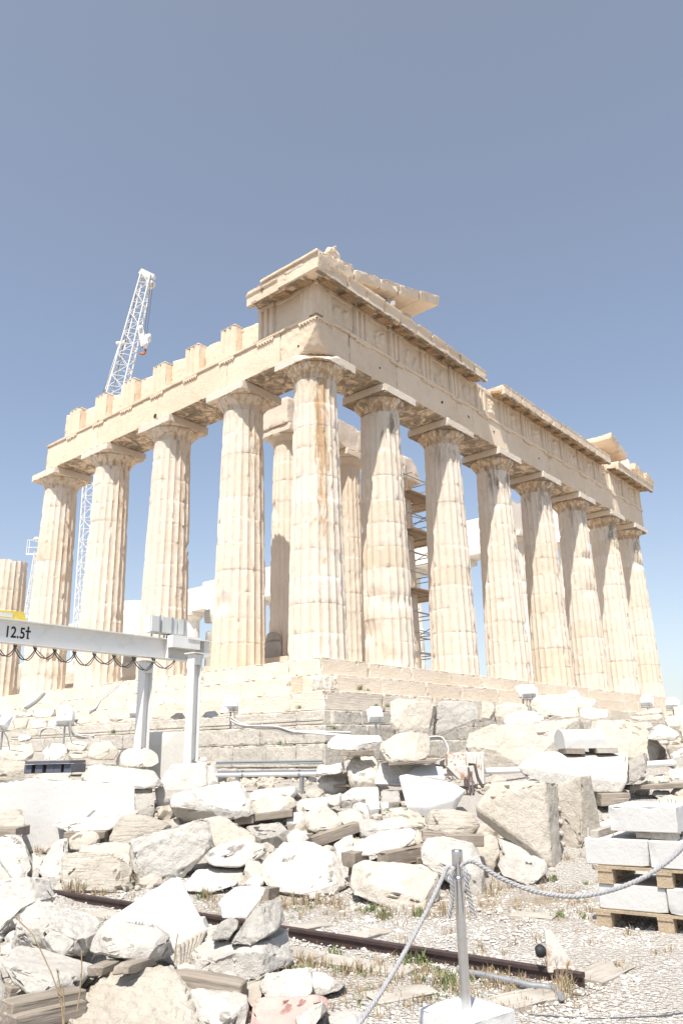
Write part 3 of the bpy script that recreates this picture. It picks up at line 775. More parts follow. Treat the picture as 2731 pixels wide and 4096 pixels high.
# inner wall stubs and fallen blocks on the floor, seen between the shafts
def inner(fr, q, D, t, mat='temple', h=.2, name='wall_block', grow=0):
    P = [at(fr, x, y, D) for x, y in q]+[at(fr, x, y, D+t) for x, y in q]
    P += [Vector((p.x, p.y, .0)) for p in P[:]] if grow else []
    bm = hull_bm(P, h, .04); weather(bm, nseed(), a1=.05, s1=.5, a2=.02, chip=.15)
    return link(name, finish(bm, name), MT[mat], temple)
inner('Z', [(640,700),(650,530),(740,525),(760,560),(760,700)], 50, 2, 'newmarble', grow=1)
inner('Z', [(640,960),(640,860),(720,830),(740,960)], 38, 1.5, 'rc'); inner('Z', [(640,860),(650,800),(725,780),(735,860)], 38.5, 1.5, 'rc')
inner('Z', [(340,980),(340,900),(400,880),(410,980)], 40, 1.5, 'rc'); inner('Z', [(345,900),(350,840),(400,830),(400,900)], 41, 1.5, 'newmarble')
inner('Z', [(1380,880),(1385,745),(1470,735),(1470,880)], 30, 1.2, 'rg'); inner('Z', [(1385,745),(1395,700),(1440,690),(1470,710),(1470,745)], 30.2, 1.0, 'rb')
inner('Z', [(1070,900),(1078,690),(1125,680),(1125,900)], 31, 1.0, 'rg'); inner('Z', [(1068,645),(1070,578),(1118,572),(1120,645)], 31.5, .8, 'box')
inner('Z', [(90,990),(100,860),(160,850),(160,990)], 36, 1.5, 'rc')

# ================================================================== CRANE, SCAFFOLD, GANTRY, SMALL EQUIPMENT
def lattice(mb, p0, p1, w0, w1, r=.045, rb=.022, n=12, side=None):
    p0, p1 = Vector(p0), Vector(p1); d = (p1-p0).normalized()
    a = (side or RH).cross(d).normalized(); b = d.cross(a).normalized()
    def c(t, i, j): 
        w = w0+(w1-w0)*t; return p0.lerp(p1, t)+a*(w/2*i)+b*(w/2*j)
    for i, j in ((1,1),(1,-1),(-1,1),(-1,-1)): mb.tube([c(0,i,j), c(1,i,j)], r, 6)
    for k in range(n):
        t0, t1 = k/n, (k+1)/n
        for (q0, q1) in (((1,1),(1,-1)),((-1,1),(-1,-1)),((1,1),(-1,1)),((1,-1),(-1,-1))):
            if k % 2: q0, q1 = q1, q0
            mb.tube([c(t0,*q0), c(t1,*q1)], rb, 5, False)
            mb.tube([c(t0,*q0), c(t0,*q1)], rb*.8, 5, False)
D0 = 50
cb = at('P', 178, 1440, D0)
crane = empty('crane', (cb.x, cb.y, .6), label='white lattice boom crane rising behind the south colonnade', cat='crane')
m = MB(); lattice(m, at('P', 176, 1600, D0), at('P', 214, 1020, D0), .75, .75, n=22); m.build('lower_boom', MT['crane'], crane)
m = MB(); lattice(m, at('P', 232, 1050, D0), at('P', 338, 632, D0), 1.25, .72, .06, .028, n=17)
m.bar(at('P', 214, 1020, D0), at('P', 236, 1040, D0), .5, .5)
m.build('upper_boom', MT['crane'], crane)
m = MB(); a = at('P', 324, 626, D0); b = at('P', 353, 640, D0); m.bar(a, b, .5, .45); m.lathe([(.02,-.25),(.36,-.2),(.36,.2),(.02,.25)], 16, Matrix.Translation(at('P',346,652,D0)) @ Matrix.Rotation(rad(90), 4, 'X'))
m.build('boom_head', MT['crane'], crane)
m = MB()
for x0, y0, x1, y1 in ((352,645,337,772),(346,655,332,768),(323,632,287,790),(277,790,238,900),(284,790,262,895)): m.tube([at('P',x0,y0,D0-.2), at('P',x1,y1,D0-.2)], .022, 5)
m.build('hoist_rope', MT['dcable'], crane)
m = MB(); m.bar(at('P', 268, 789, D0), at('P', 292, 786, D0), .3, .16); m.bar(at('P', 276, 789, D0), at('P', 242, 894, D0), .09, .09); m.build('pendant_strut', MT['crane'], crane)
m = MB(); c_ = at('P', 331, 778, D0-.4)
for q in ((322,748,.30),(341,768,.30),(332,785,.34)): m.lathe([(.02,-.12),(q[2],-.1),(q[2],.1),(.02,.12)], 16, Matrix.Translation(at('P', q[0]+2, q[1]+8, D0-.4)) @ Matrix.Rotation(rad(50), 4, 'Z') @ Matrix.Rotation(rad(90), 4, 'X'))
m.bar(at('P',323,752,D0-.4), at('P',331,795,D0-.4), .2, .4); m.bar(at('P',342,770,D0-.4), at('P',331,795,D0-.4), .2, .4)
hb = m.build('hook_block', MT['crane'], crane)
m = MB(); h_ = [at('P', 328+7*math.sin(t*.5), 797+10*(1-math.cos(t*.5))/1.2, D0-.4) for t in range(0, 9)]; m.tube(h_, .09, 8); m.build('hook', MT['orange'], hb)
# lamp mast with a work platform at the far left
D1 = 44
b0 = at('P', 72, 1330, D1)
mast = empty('lamp_mast', (b0.x, b0.y, 0), label='thin white lattice mast with caged lamp platform left of the last column', cat='mast')
m = MB(); lattice(m, at('P', 62, 1430, D1), at('P', 88, 1268, D1), .3, .3, .03, .016, n=14); m.build('mast_pole', MT['crane'], mast)
m = MB()
c0 = [at('P', x, 1274, D1+d) for x, d in ((61,0),(88,0),(92,1.0),(66,1.0))]
m.add(c0+[v+Vector((0,0,.09)) for v in c0], [(0,1,2,3),(4,5,6,7),(0,1,5,4),(1,2,6,5),(2,3,7,6),(3,0,4,7)])
for i in range(4):
    m.tube([c0[i], c0[i]+Vector((0,0,.9))], .022, 5)
    for z in (.45, .9): m.tube([c0[i]+Vector((0,0,z)), c0[(i+1)%4]+Vector((0,0,z))], .018, 5)
m.build('platform_cage', MT['crane'], mast)
m = MB(); p_ = at('P', 84, 1243, D1); m.lathe([(.02,0),(.16,.02),(.2,.12),(.1,.24),(.02,.26)], 12, Matrix.Translation(p_)); m.build('lamp_head', MT['lamp'], mast)

# scaffold round the third porch column
sx0, sx1, sy0, sy1 = 13.55, 14.55, 4.4, 6.9
scaf = empty('scaffolding', (14, 5.6, .6), label='tubular steel scaffold tower with plank decks between the second and third front columns', cat='scaffolding')
mS = MB(); mL = MB(); mB_ = MB()
XS = [11.6, sx0, sx1]; YS = [sy0, 5.65, sy1]
for x in XS:
    for y in (sy0, sy1): mS.tube([(x, y, .6), (x, y, 10.9+.3*(x > 14))], .028, 6)
lev = [1.6+.98*i for i in range(10)]
for i, z in enumerate(lev):
    for y in (sy0, sy1): mL.tube([(11.2, y, z), (sx1+.55, y, z)], .024, 6)
    for x in XS: mL.tube([(x, sy0-.35, z+.05), (x, sy1+.35, z+.05)], .024, 6)
    if i % 2 and i < 9:
        mB_.tube([(sx0, sy0-.03, z), (sx1, sy0-.03, z+1.96 if i < 8 else z+.9)], .022, 6); mB_.tube([(sx0-.02, sy0, z), (sx0-.02, sy1, z+1.0)], .022, 6)
        mB_.tube([(sx1, sy0, z+.98), (sx1, sy1, z)], .022, 6)
    else: mB_.tube([(sx1, sy0-.04, z), (sx0, sy0-.04, z+.98)], .022, 6)
for i in range(24): mL.tube([(sx0, sy0, .9+i*.42), (sx1, sy0, .9+i*.42)], .016, 5)   # ladder frame rungs
for x in (17.2, 18.4): mL.tube([(14.4, 7.4, 10.1 if x < 18 else 9.3), (x, 7.4, 10.1 if x < 18 else 9.3)], .03, 6)
for z in (2.4, 3.2, 4.6): mL.tube([(13.6, 7.9, z), (18.9, 7.9, z)], .035, 6)
mS.build('standard', MT['tube'], scaf); mL.build('ledger', MT['tube'], scaf); mB_.build('brace', MT['tube'], scaf)
for z in (4.6, 7.55, 9.5):
    d = MB()
    for k in range(5): d.box((11.3, sy0-.3+k*.235, z), (sx1+.3, sy0-.3+k*.235+.225, z+.05))
    for k in range(5): d.box((sx0-.1, sy0+.9+k*.24, z+.003), (sx1+.3, sy0+.9+k*.24+.225, z+.053))
    d.build('plank_deck', MT['deck'], scaf)

# gantry: white runway beam on two posts
DL_ = 15.0; pL = at('Z', 0, 682, DL_)
def z_at(fr, x, y, D): return at(fr, x, y, D).z
lo, hi = 12., 26.
for _ in range(40):
    md = (lo+hi)/2
    if z_at('Z', 870, 780, md) < pL.z: lo = md
    else: hi = md
DR_ = lo; pR = at('Z', 870, 780, DR_)
gd = (pR-pL).normalized(); beamL = pL-gd*1.6; endR = at('Z', 1080, 806, DR_*1.035); endR.z = pL.z
gp = Vector((gd.y, -gd.x, 0)).normalized()
if gp.dot(FH) > 0: gp = -gp            # gp points to the viewer
def gpt(s, o, z): return beamL+gd*s+gp*o+Vector((0, 0, z))
Ls = (pR-beamL).length; Le = (endR-beamL).length
def gbox(m, s0, s1, o0, o1, z0, z1):
    vs = [gpt(s, o, z) for z in (z0, z1) for (s, o) in ((s0,o0),(s1,o0),(s1,o1),(s0,o1))]
    m.add(vs, [(0,1,2,3),(7,6,5,4),(0,4,5,1),(1,5,6,2),(2,6,7,3),(3,7,4,0)])
gan = empty('gantry_beam', gpt(Ls, 0, -3.4), label='white painted steel gantry beam marked 12.5t standing on two posts', cat='gantry')
HB = .235
m = MB(); gbox(m, 0, Le, -.13, .13, HB-.022, HB); gbox(m, 0, Le, -.13, .13, -HB, -HB+.022); gbox(m, 0, Le, -.008, .008, -HB+.0225, HB-.0225)
for s in (Ls-.05, Le-.02): gbox(m, s, s+.02, -.127, .127, -HB+.024, HB-.024)
m.build('beam', MT['gantry'], gan)
m = MB(); gbox(m, Ls-.1, Ls+.75, .14, .34, .02, .30); gbox(m, Ls+.35, Le+.08, -.22, .36, HB+.004, HB+.03); gbox(m, Le-.1, Le+.05, -.30, .30, -.14, HB+.0)
m.build('end_carriage', MT['gantry'], gan)
def hpost(fr, x, ytop, ybot, s=None, w=.24, o=0, foot=-3.6, D=None):
    m = MB(); t = at(fr, x, ytop, D)
    X = Vector((gd.x, gd.y, 0)); Y = gp
    def bx(a0, a1, b0, b1, z0, z1):
        vs = [Vector((t.x, t.y, 0))+X*a+Y*b+Vector((0,0,z)) for z in (z0, z1) for (a, b) in ((a0,b0),(a1,b0),(a1,b1),(a0,b1))]
        m.add(vs, [(0,1,2,3),(7,6,5,4),(0,4,5,1),(1,5,6,2),(2,6,7,3),(3,7,4,0)])
    h = w/2; zt = t.z
    bx(-h, -h+.018, -h, h, foot, zt); bx(h-.018, h, -h, h, foot, zt); bx(-h+.0185, h-.0185, -.007, .007, foot, zt)
    bx(-h-.06, h+.06, -h-.06, h+.06, zt+.001, zt+.025)
    bx(-h+.02, h-.02, .02, h-.01, zt-.25, zt-.01)
    return m.build('post', MT['gantry'], gan)
hpost('Z', 1020, 806, 0, D=DR_*1.0-.15, w=.235)
hpost('Z', 765, 848, 0, D=DR_*.985, w=.235)
# capacity mark painted on the web
cu = bpy.data.curves.new('capacity_mark', 'FONT'); cu.body = '12.5'; cu.size = .31; cu.align_x = 'LEFT'; cu.space_character = 1.04; cu.offset = .006
to = bpy.data.objects.new('tmp_text', cu); COL.objects.link(to)
bpy.context.view_layer.update()
me = bpy.data.meshes.new_from_object(to.evaluated_get(bpy.context.evaluated_depsgraph_get())); COL.objects.unlink(to)
mk = MB(); wid = max(v.co.x for v in me.vertices); sx_ = .43/wid
tv = [(v.co.x*sx_, v.co.y) for v in me.vertices]; tf = [tuple(p.vertices) for p in me.polygons]
s_t = (at('Z', 42, 682, DL_)-beamL).dot(gd)
mk.add([gpt(s_t+x, .0115, y-.11) for x, y in tv], tf)
for (x0, x1, y0, y1) in ((.478,.512,.0,.24),(.44,.555,.125,.16),(.478,.53,-.012,.018)): mk.add([gpt(s_t+x, .0118, y-.10) for x, y in ((x0,y0),(x1,y0),(x1,y1),(x0,y1))], [(0,1,2,3)])
mk.build('capacity_mark', MT['ink'], gan)
# cabinets on stands, motor, festoon loops, yellow trolley
s_c = (at('Z', 868, 650, DR_)-beamL).dot(gd)
for i, (a, b) in enumerate(((-.40,-.19),(-.18,.16),(.17,.38))):
    m = MB(); gbox(m, s_c+a*1.4, s_c+b*1.4, -.12, .10+.02*(i == 1), HB+.11, HB+.50); gbox(m, s_c+a*1.4+.02, s_c+b*1.4-.02, .1, .135, HB+.13, HB+.48)
    m.build('control_cabinet', MT['box'], gan)
m = MB()
for s in (-.32, .05, .42):
    gbox(m, s_c+s-.015, s_c+s+.015, .136, .16, HB+.0, HB+.52)
    gbox(m, s_c+s-.015, s_c+s+.015, -.15, -.125, HB+.0, HB+.52)
m.build('cabinet_stand', MT['galv'], gan)
m = MB(); q = gpt(s_c+.22, -.0, HB+.05)
R = Matrix.Translation(q) @ gd.to_track_quat('Z', 'Y').to_matrix().to_4x4()
m.lathe([(.03,-.2),(.06,-.18),(.06,.12),(.04,.15),(.02,.22)], 12, R)
for k in range(3): m.tube([gpt(s_c-.05+k*.1, .1, HB+.14), gpt(s_c+.02+k*.11, .13, HB+.06), gpt(s_c+.14+k*.08, .1, HB+.02)], .012, 6)
m.build('cable_drum', MT['dcable'], gan)
for i in range(9):
    x0 = -30+i*103; a = at('Z', x0, 748+x0*.105, DL_+(DR_-DL_)*x0/870); b = at('Z', x0+118, 748+(x0+118)*.105, DL_+(DR_-DL_)*(x0+118)/870)
    a.z = b.z = pL.z-HB-.01
    dip = .24+.04*math.sin(i*2.1)
    pts = [a.lerp(b, t/10)-Vector((0,0,dip*(1-(2*t/10-1)**2))) for t in range(11)]
    m = MB(); m.tube(pts, .012, 6); m.tube([p+gp*.03+Vector((0,0,.05*math.sin(k*.6))) for k, p in enumerate(pts)], .009, 6); m.build('festoon_cable', MT['dcable'], gan)
s_y = (at('Z', 95, 600, DL_)-beamL).dot(gd)
m = MB(); vs = [gpt(s_y+s, o, z) for o in (-.22, -.02) for s, z in ((-.40,HB+.025),(.36,HB+.025),(.27,HB+.20),(-.33,HB+.16))]
m.add(vs, [(0,1,2,3),(7,6,5,4),(0,4,5,1),(1,5,6,2),(2,6,7,3),(3,7,4,0)])
tr = m.build('trolley', MT['yellow'], gan)
m = MB(); gbox(m, s_y-.3, s_y+.05, -.0195, -.012, HB+.05, HB+.13); m.tube([gpt(s_y+.36,-.1,HB+.03), gpt(s_y+.42,-.1,HB+.15)], .015, 6); m.build('trolley_plate', MT['ink'] if False else MT['box'], tr)
# concrete plinth behind the posts
P0 = at('A', 990, 400, DR_+.35); P1 = at('A', 1318, 390, DR_+.25)
bm = hull_bm([(p.x+FH.x*t, p.y+FH.y*t, z) for p in (P0, P1) for t in (0, .8) for z in (-3.7, P0.z)], .25, .015); weather(bm, 4, a1=.004, a2=.002, chip=.02)
link('concrete_plinth', finish(bm, 'concrete_plinth'), MT['conc'], centre=True, label='smooth grey concrete plinth behind the gantry posts', cat='plinth')

# floodlights
def flood(fr, x, y, D, label, s=.36, yaw=0., tilt=35, pole=.3):
    b = at(fr, x, y, D); r = empty('floodlight', (b.x, b.y, b.z-s*.5-pole), label=label, cat='floodlight', group='white floodlights aimed at the temple')
    base_yaw = math.atan2(-FH.x, FH.y)
    T = Matrix.Translation(b) @ Matrix.Rotation(base_yaw+yaw, 4, 'Z') @ Matrix.Rotation(rad(-tilt), 4, 'X')
    # housing: tapered box whose back faces the camera
    pts = [T @ Vector(p) for p in ((-.5*s,-.34*s,-.42*s),(.5*s,-.34*s,-.42*s),(-.36*s,-.42*s,.40*s),(.36*s,-.42*s,.40*s),(-.55*s,.1*s,-.5*s),(.55*s,.1*s,-.5*s),(-.5*s,.1*s,.52*s),(.5*s,.1*s,.52*s))]
    bm = hull_bm(pts, 1, .02); h = link('housing', finish(bm, 'housing'), MT['lamp'], r)
    m = MB(); m.box((-.56*s,.103*s,-.51*s),(.56*s,.15*s,.53*s), T); m.build('front_rim', MT['lamp'], r)
    m = MB(); m.box((-.47*s,.152*s,-.42*s),(.47*s,.156*s,.44*s), T); m.build('glass', MT['glass'], r)
    m = MB(); m.box((-.05*s,-.435*s,.0*s),(.05*s,-.405*s,.24*s), T); m.box((-.12*s,-.43*s,.20*s),(.12*s,-.40*s,.26*s), T); m.build('maker_plate', MT['galv'], h)
    m = MB(); q = Vector((b.x, b.y, b.z-s*.55))
    T2 = Matrix.Translation(b) @ Matrix.Rotation(base_yaw+yaw, 4, 'Z')
    for sg in (-1, 1): m.bar(T2 @ Vector((sg*.58*s,0,0)), T2 @ Vector((sg*.58*s,0,-.55*s)), .03, .02)
    m.bar(T2 @ Vector((-.6*s,0,-.56*s)), T2 @ Vector((.6*s,0,-.56*s)), .03, .025); m.tube([q, q-Vector((0,0,pole+.1))], .022, 8)
    m.build('bracket', MT['galv'], r)
    m = MB(); m.tube([T @ Vector((.2*s,-.3*s,-.42*s)), b+Vector((.1,-.05,-.35)), b+Vector((.16,-.1,-.3-pole)), b+Vector((.5,-.05,-.34-pole))], .012, 6); m.build('lead', MT['cable'], r)
flood('B', 216, 203, 20.3, 'white floodlight on stone block just right of the gantry post', yaw=.1)
flood('B', 1222, 275, 19.0, 'white floodlight below the temple corner beside large rough blocks', yaw=.15, s=.34)
flood('A', 460, 290, 18.2, 'white floodlight among small stones on the ledge left of the gantry posts', yaw=.2, tilt=20)
flood('A', 28, 325, 17.5, 'leftmost white floodlight at the picture edge on the stone ledge', yaw=-.4, tilt=30)
flood('A', 955, 245, 19.5, 'white floodlight half hidden behind the left gantry post', yaw=0, tilt=20, s=.3)
flood('C', 632, 180, 21.5, 'right one of two white floodlights side by side on the step edge', yaw=-.3, tilt=40)
flood('C', 588, 174, 21.7, 'left one of two white floodlights side by side on the step edge', yaw=.9, tilt=30, s=.32)
flood('C', 900, 205, 25.5, 'small white floodlight peeping over the cream rocks on the steps', yaw=-.2, tilt=45, s=.34)
flood('C', 1345, 235, 27.5, 'white floodlight at far right under the two last front columns', yaw=-.5, tilt=40, s=.38)
flood('C', 1500, 250, 28.5, 'white floodlight at the far right end of the steps against sky', yaw=-.5, tilt=40, s=.4)

# cables lying on the foundation ledges
def strand(name, fr, pts, Ds, r, mat, n, spread, label, cat, seed=0, group=None):
    rnd = random.Random(seed); m = MB()
    for k in range(n):
        pp = []
        ph = rnd.uniform(0, 6)
        for i, (x, y) in enumerate(pts):
            D = Ds[0]+(Ds[1]-Ds[0])*i/(len(pts)-1)
            pp.append(at(fr, x, y+spread*math.sin(ph+i*.9+k*1.1), D-.02*k)+Vector((0,0,0)))
        sm = []
        for i in range(len(pp)-1):
            p0, p1, p2, p3 = pp[max(i-1,0)], pp[i], pp[i+1], pp[min(i+2, len(pp)-1)]
            for t in (0,.25,.5,.75):
                sm.append(.5*((2*p1)+(p2-p0)*t+(2*p0-5*p1+4*p2-p3)*t*t+(3*p1-p0-3*p2+p3)*t**3))
        sm.append(pp[-1]); m.tube(sm, r, 6)
    return m.build(name, MT[mat], None, label=label, cat=cat, group=group)
strand('cable_bundle', 'B', [(215,305),(290,345),(420,362),(540,372),(640,400),(760,402),(880,405),(1050,412)], (19.0, 18.2), .022, 'cable', 6, 12, 'bundle of pale cables draped along the foundation ledge below the corner', 'cable', 1)
strand('cable_bundle', 'A', [(490,350),(505,400),(540,425),(600,430),(660,425)], (17.4, 17.6), .016, 'cable', 4, 12, 'tangle of grey cables beside floodlight on the left ledge', 'cable', 2)
strand('cable_bundle', 'A', [(280,430),(290,390),(340,368),(400,372),(430,400)], (17.2, 17.2), .014, 'cable', 3, 9, 'coil of thin cables under the left ledge stones', 'cable', 3)
strand('cable_bundle', 'C', [(20,460),(95,458),(130,500),(140,540),(120,620)], (17.2, 16.8), .02, 'cable', 4, 6, 'pale cables hanging down behind the rusty box', 'cable', 4)
strand('cable_bundle', 'Z', [(640,950),(580,1000),(530,1040),(500,1090),(470,1110)], (21.2, 20.0), .016, 'cable', 3, 8, 'thin cables trailing down the left temple steps', 'cable', 5)
strand('hose', 'Z', [(232,1012),(200,1045),(160,1075),(135,1090)], (24.5, 23.6), .06, 'galv', 1, 0, 'grey hose running down the steps at far left', 'hose', 6)

# pipe run with cable tray
def pipe_run(fr, a, b, Da, Db, label, tray=True, legs=(.2, .8), leg_h=.8, joints=(.25, .78)):
    p0, p1 = at(fr, *a, Da), at(fr, *b, Db)
    r = empty('pipe_run', (p0.x, p0.y, p0.z-leg_h), label=label, cat='pipe')
    m = MB(); m.tube([p0, p1], .062, 12); pp = m.build('pipe', MT['pipe'], r)
    m = MB()
    for t in joints:
        c = p0.lerp(p1, t); d = (p1-p0).normalized(); m.tube([c-d*.02, c+d*.02], .068, 12)
    m.build('pipe_clip', MT['galv'], pp)
    if tray:
        m = MB(); up = Vector((0,0,.19)); d = (p1-p0).normalized(); sd_ = d.cross(Vector((0,0,1)))
        m.bar(p0+up+sd_*.1, p1+up+sd_*.1, .10, .012); m.bar(p0+up+sd_*.05+Vector((0,0,.03)), p1+up+sd_*.05+Vector((0,0,.03)), .006, .06)
        tb = m.build('cable_tray', MT['galv'], r)
        m = MB(); n = 44
        for i in range(n):
            q = p0.lerp(p1, (i+.5)/n)+up+sd_*.056+Vector((0,0,.03)); m.bar(q-d*.02, q+d*.02, .004, .014)
        m.build('tray_slots', MT['ink'], tb)
    for t in legs:
        c = p0.lerp(p1, t); m = MB(); m.box((c.x-.035, c.y-.035, c.z-leg_h), (c.x+.035, c.y+.035, c.z-.06)); m.build('pipe_leg', MT['galv'], r)
pipe_run('B', (118,692), (860,682), 16.6, 16.2, 'white pipe and perforated tray in front of grey foundation wall')
pipe_run('C', (40,674), (620,652), 16.0, 16.3, 'white pipe passing behind rusty box in the middle right', tray=False, legs=(.35,), joints=(.35,))
pipe_run('C', (1300,624), (1640,600), 15.5, 16.5, 'white pipe at the right edge behind grey blocks', tray=False, legs=(.66,), leg_h=1.0, joints=(.66,))
# rusty box and white panel
def pbox(name, fr, q, D, t, mat, label, cat, down=0):
    P = [at(fr, x, y, D) for x, y in q]; P += [p+FH*t for p in P]
    if down: P += [Vector((p.x, p.y, p.z-down)) for p in P[:]]
    bm = hull_bm(P, 2, .008); return bm
r0 = at('C', 190, 590, 15.6)
rb_ = empty('junction_box', (r0.x, r0.y, r0.z-1), label='rust streaked steel box on legs beside the white pipe', cat='box')
link('box_body', finish(pbox('', 'C', [(135,550),(245,550),(245,632),(137,632)], 15.6, .4, 0, 0, 0), 'box_body'), MT['rust'], rb_)
link('box_tray', finish(pbox('', 'C', [(130,634),(290,628),(285,712),(250,700),(205,712)], 15.5, .3, 0, 0, 0), 'box_tray'), MT['rustp'], rb_)
m = MB()
for x, y0, y1 in ((262,640,800),(283,700,800),(242,700,760)): m.bar(at('C',x,y0,15.5), at('C',x+8,y1,15.3), .035, .035)
m.tube([at('C',262,620,15.4), at('C',300,620,15.4), at('C',318,700,15.3), at('C',350,760,15.2)], .028, 8)
m.build('box_leg', MT['rail'], rb_)
w0 = at('C', 305, 640, 15.9)
wp = empty('metal_panel', (w0.x, w0.y, w0.z-1), label='upright off white metal panel right of the rusty box', cat='panel')
link('panel_sheet', finish(pbox('', 'C', [(248,545),(358,545),(368,738),(300,740),(250,650)], 15.9, .08, 0, 0, 0), 'panel_sheet'), MT['rustp'], wp)
m = MB(); m.bar(at('C',300,548,15.84), at('C',308,738,15.84), .03, .03); m.bar(at('C',345,548,15.84), at('C',352,738,15.84), .03, .03); m.build('panel_rib', MT['gantry'], wp)

# blue plastic pallet lying at left
b0 = at('A', 330, 650, 14.3)
bp = empty('plastic_pallet', (b0.x, b0.y, b0.z-.15), label='dark blue plastic pallet between rocks at left', cat='pallet')
m = MB(); P0, P1 = at('A', 185, 612, 14.4), at('A', 492, 605, 14.4); d = (P1-P0).normalized()
m.bar(P0+FH*.4, P1+FH*.4, .9, .05); m.build('pallet_deck', MT['blue'], bp)
m = MB()
for t in (.05, .3, .55, .72, .95): c = P0.lerp(P1, t)+Vector((0,0,-.11)); m.bar(c, c+FH*.8, .13, .15)
m.build('pallet_foot', MT['blue'], bp)

# ------------------------------------------------------------------ rail, sleepers, buffer stop, hose
ra, rb2 = onplane('L', 380, 512, 2, -4.385), onplane('F', 1066, 955, 2, -4.385)
rdir = (rb2-ra).normalized(); ra = ra-rdir*1.5
rail = None
m = MB(); sdv = rdir.cross(Vector((0,0,1)))
sec = [(a*.85, b*.78-.028) for a, b in [(-.055,0),(.055,0),(.055,.012),(.012,.026),(.012,.10),(.034,.112),(.034,.142),(.024,.150),(-.024,.150),(-.034,.142),(-.034,.112),(-.012,.10),(-.012,.026),(-.055,.012)]]
n = len(sec); vs = [p+sdv*a+Vector((0,0,b+.005)) for p in (ra, rb2) for a, b in sec]
m.add(vs, [tuple(range(n)), tuple(reversed(range(n, 2*n)))]+[(i, (i+1)%n, n+(i+1)%n, n+i) for i in range(n)])
rail = m.build('rail', MT['rail'], None, label='rusted dark steel rail crossing the gravel behind the rope post', cat='rail')
def timber(fr0, x0, y0, D0_, fr1, x1, y1, D1_, w, h, label, mat='timber', name='timber', cat='timber', dz=0, group=None, chip=.03):
    p0 = at(fr0, x0, y0, D0_) if D0_ else ground_pt(fr0, x0, y0); p1 = at(fr1, x1, y1, D1_) if D1_ else ground_pt(fr1, x1, y1)
    p0.z += dz; p1.z += dz
    d = (p1-p0); L = d.length; d.normalize(); s = d.cross(Vector((0,0,1))).normalized(); u = s.cross(d)
    bm = hull_bm(box_pts((-L/2,-w/2,-h/2),(L/2,w/2,h/2)), .08, .008); weather(bm, nseed(), a1=.008, s1=.3, a2=.003, chip=chip)
    o = link(name, finish(bm, name, 30), MT[mat]); mt = Matrix((d, s, u)).transposed().to_4x4(); mt.translation = (p0+p1)/2
    o.matrix_world = mt; return tag(o, label, cat, group)
def sleeper(f0, x0, y0, f1, x1, y1, w, label): return timber(f0, x0, y0, 0, f1, x1, y1, 0, w, .12, label, 'timberpale', 'sleeper', 'sleeper', dz=-.03, chip=.06)
sleeper('F', 610, 1062, 'F', 925, 990, .27, 'pale weathered sleeper right of the post base in front of rail end')
sleeper('F', 1075, 930, 'F', 1240, 850, .28, 'pale sleeper sticking out right beyond the rail end')
sleeper('E', 1015, 945, 'E', 1640, 1045, .24, 'long pale beam lying parallel in front of the rail')
sleeper('E', 790, 885, 'E', 1005, 938, .26, 'short pale sleeper in front of the rail beside the block stack')
sleeper('F', -30, 1030, 'F', 270, 975, .28, 'cracked sleeper in dry grass left of the post base')
sleeper('E', 790, 742, 'E', 1050, 695, .26, 'pale sleeper behind the rail beside the dark pitted stone')
sleeper('E', 1210, 805, 'E', 1440, 745, .26, 'faint pale sleeper sunk in gravel behind the rail')
sleeper('F', 700, 590, 'F', 918, 608, .24, 'flat pale board lying in gravel left of pallet')
sleeper('L', 620, 612, 'L', 830, 655, .3, 'pale sleeper behind the left end of the rail')
# buffer stop
_t = .0
s0 = min((ra.lerp(rb2, k/400) for k in range(300, 401)), key=lambda p: abs((p-CAM).dot(RGT)/(p-CAM).dot(FWD)-((1500+945/1.2738)-PW/2)/FPX)); s0 = s0+Vector((0, 0, .11))
bs = empty('buffer_stop', tuple(s0), label='white triangular rail buffer plate with rusty edges and black rubber bumper', cat='buffer stop')
Db = DL(s0)[0]
tri = [at('F', x, y, Db) for x, y in ((862,662),(900,668),(1008,835),(1015,872),(880,876))]; th = FH*.025
m = MB(); m.add(tri+[p+th for p in tri], [(0,1,2,3,4),(9,8,7,6,5)]+[(i,(i+1)%5,5+(i+1)%5,5+i) for i in range(5)]); m.build('stop_plate', MT['rustp'], bs)
m = MB(); m.add([p-FH*.004 for p in (at('F',880,850,Db),at('F',1012,846,Db),at('F',1016,876,Db),at('F',880,878,Db))]+[p+FH*.05 for p in (at('F',880,850,Db),at('F',1012,846,Db),at('F',1016,876,Db),at('F',880,878,Db))], [(0,1,2,3),(7,6,5,4),(0,1,5,4),(1,2,6,5),(2,3,7,6),(3,0,4,7)]); m.build('rusty_foot', MT['rail'] if False else MT['rust'], bs)
m = MB(); c0, c1 = at('F', 818, 772, Db+.02), at('F', 864, 768, Db+.02); d = (c1-c0)
m.tube([c0, c0+d*.25, c0+d*.7, c1], [.032, .043, .043, .03], 16); m.build('bumper', MT['black'], bs)
hz = [ground_pt('F', x, y)+Vector((0,0,.035)) for x, y in ((420,890),(480,905),(560,920),(640,938),(720,955),(800,975),(870,980),(910,990),(935,1010),(950,1035))]
m = MB(); m.tube(hz, .022, 8); m.build('hose', MT['galv'], None, label='grey corrugated hose lying in front of the rail end', cat='hose')

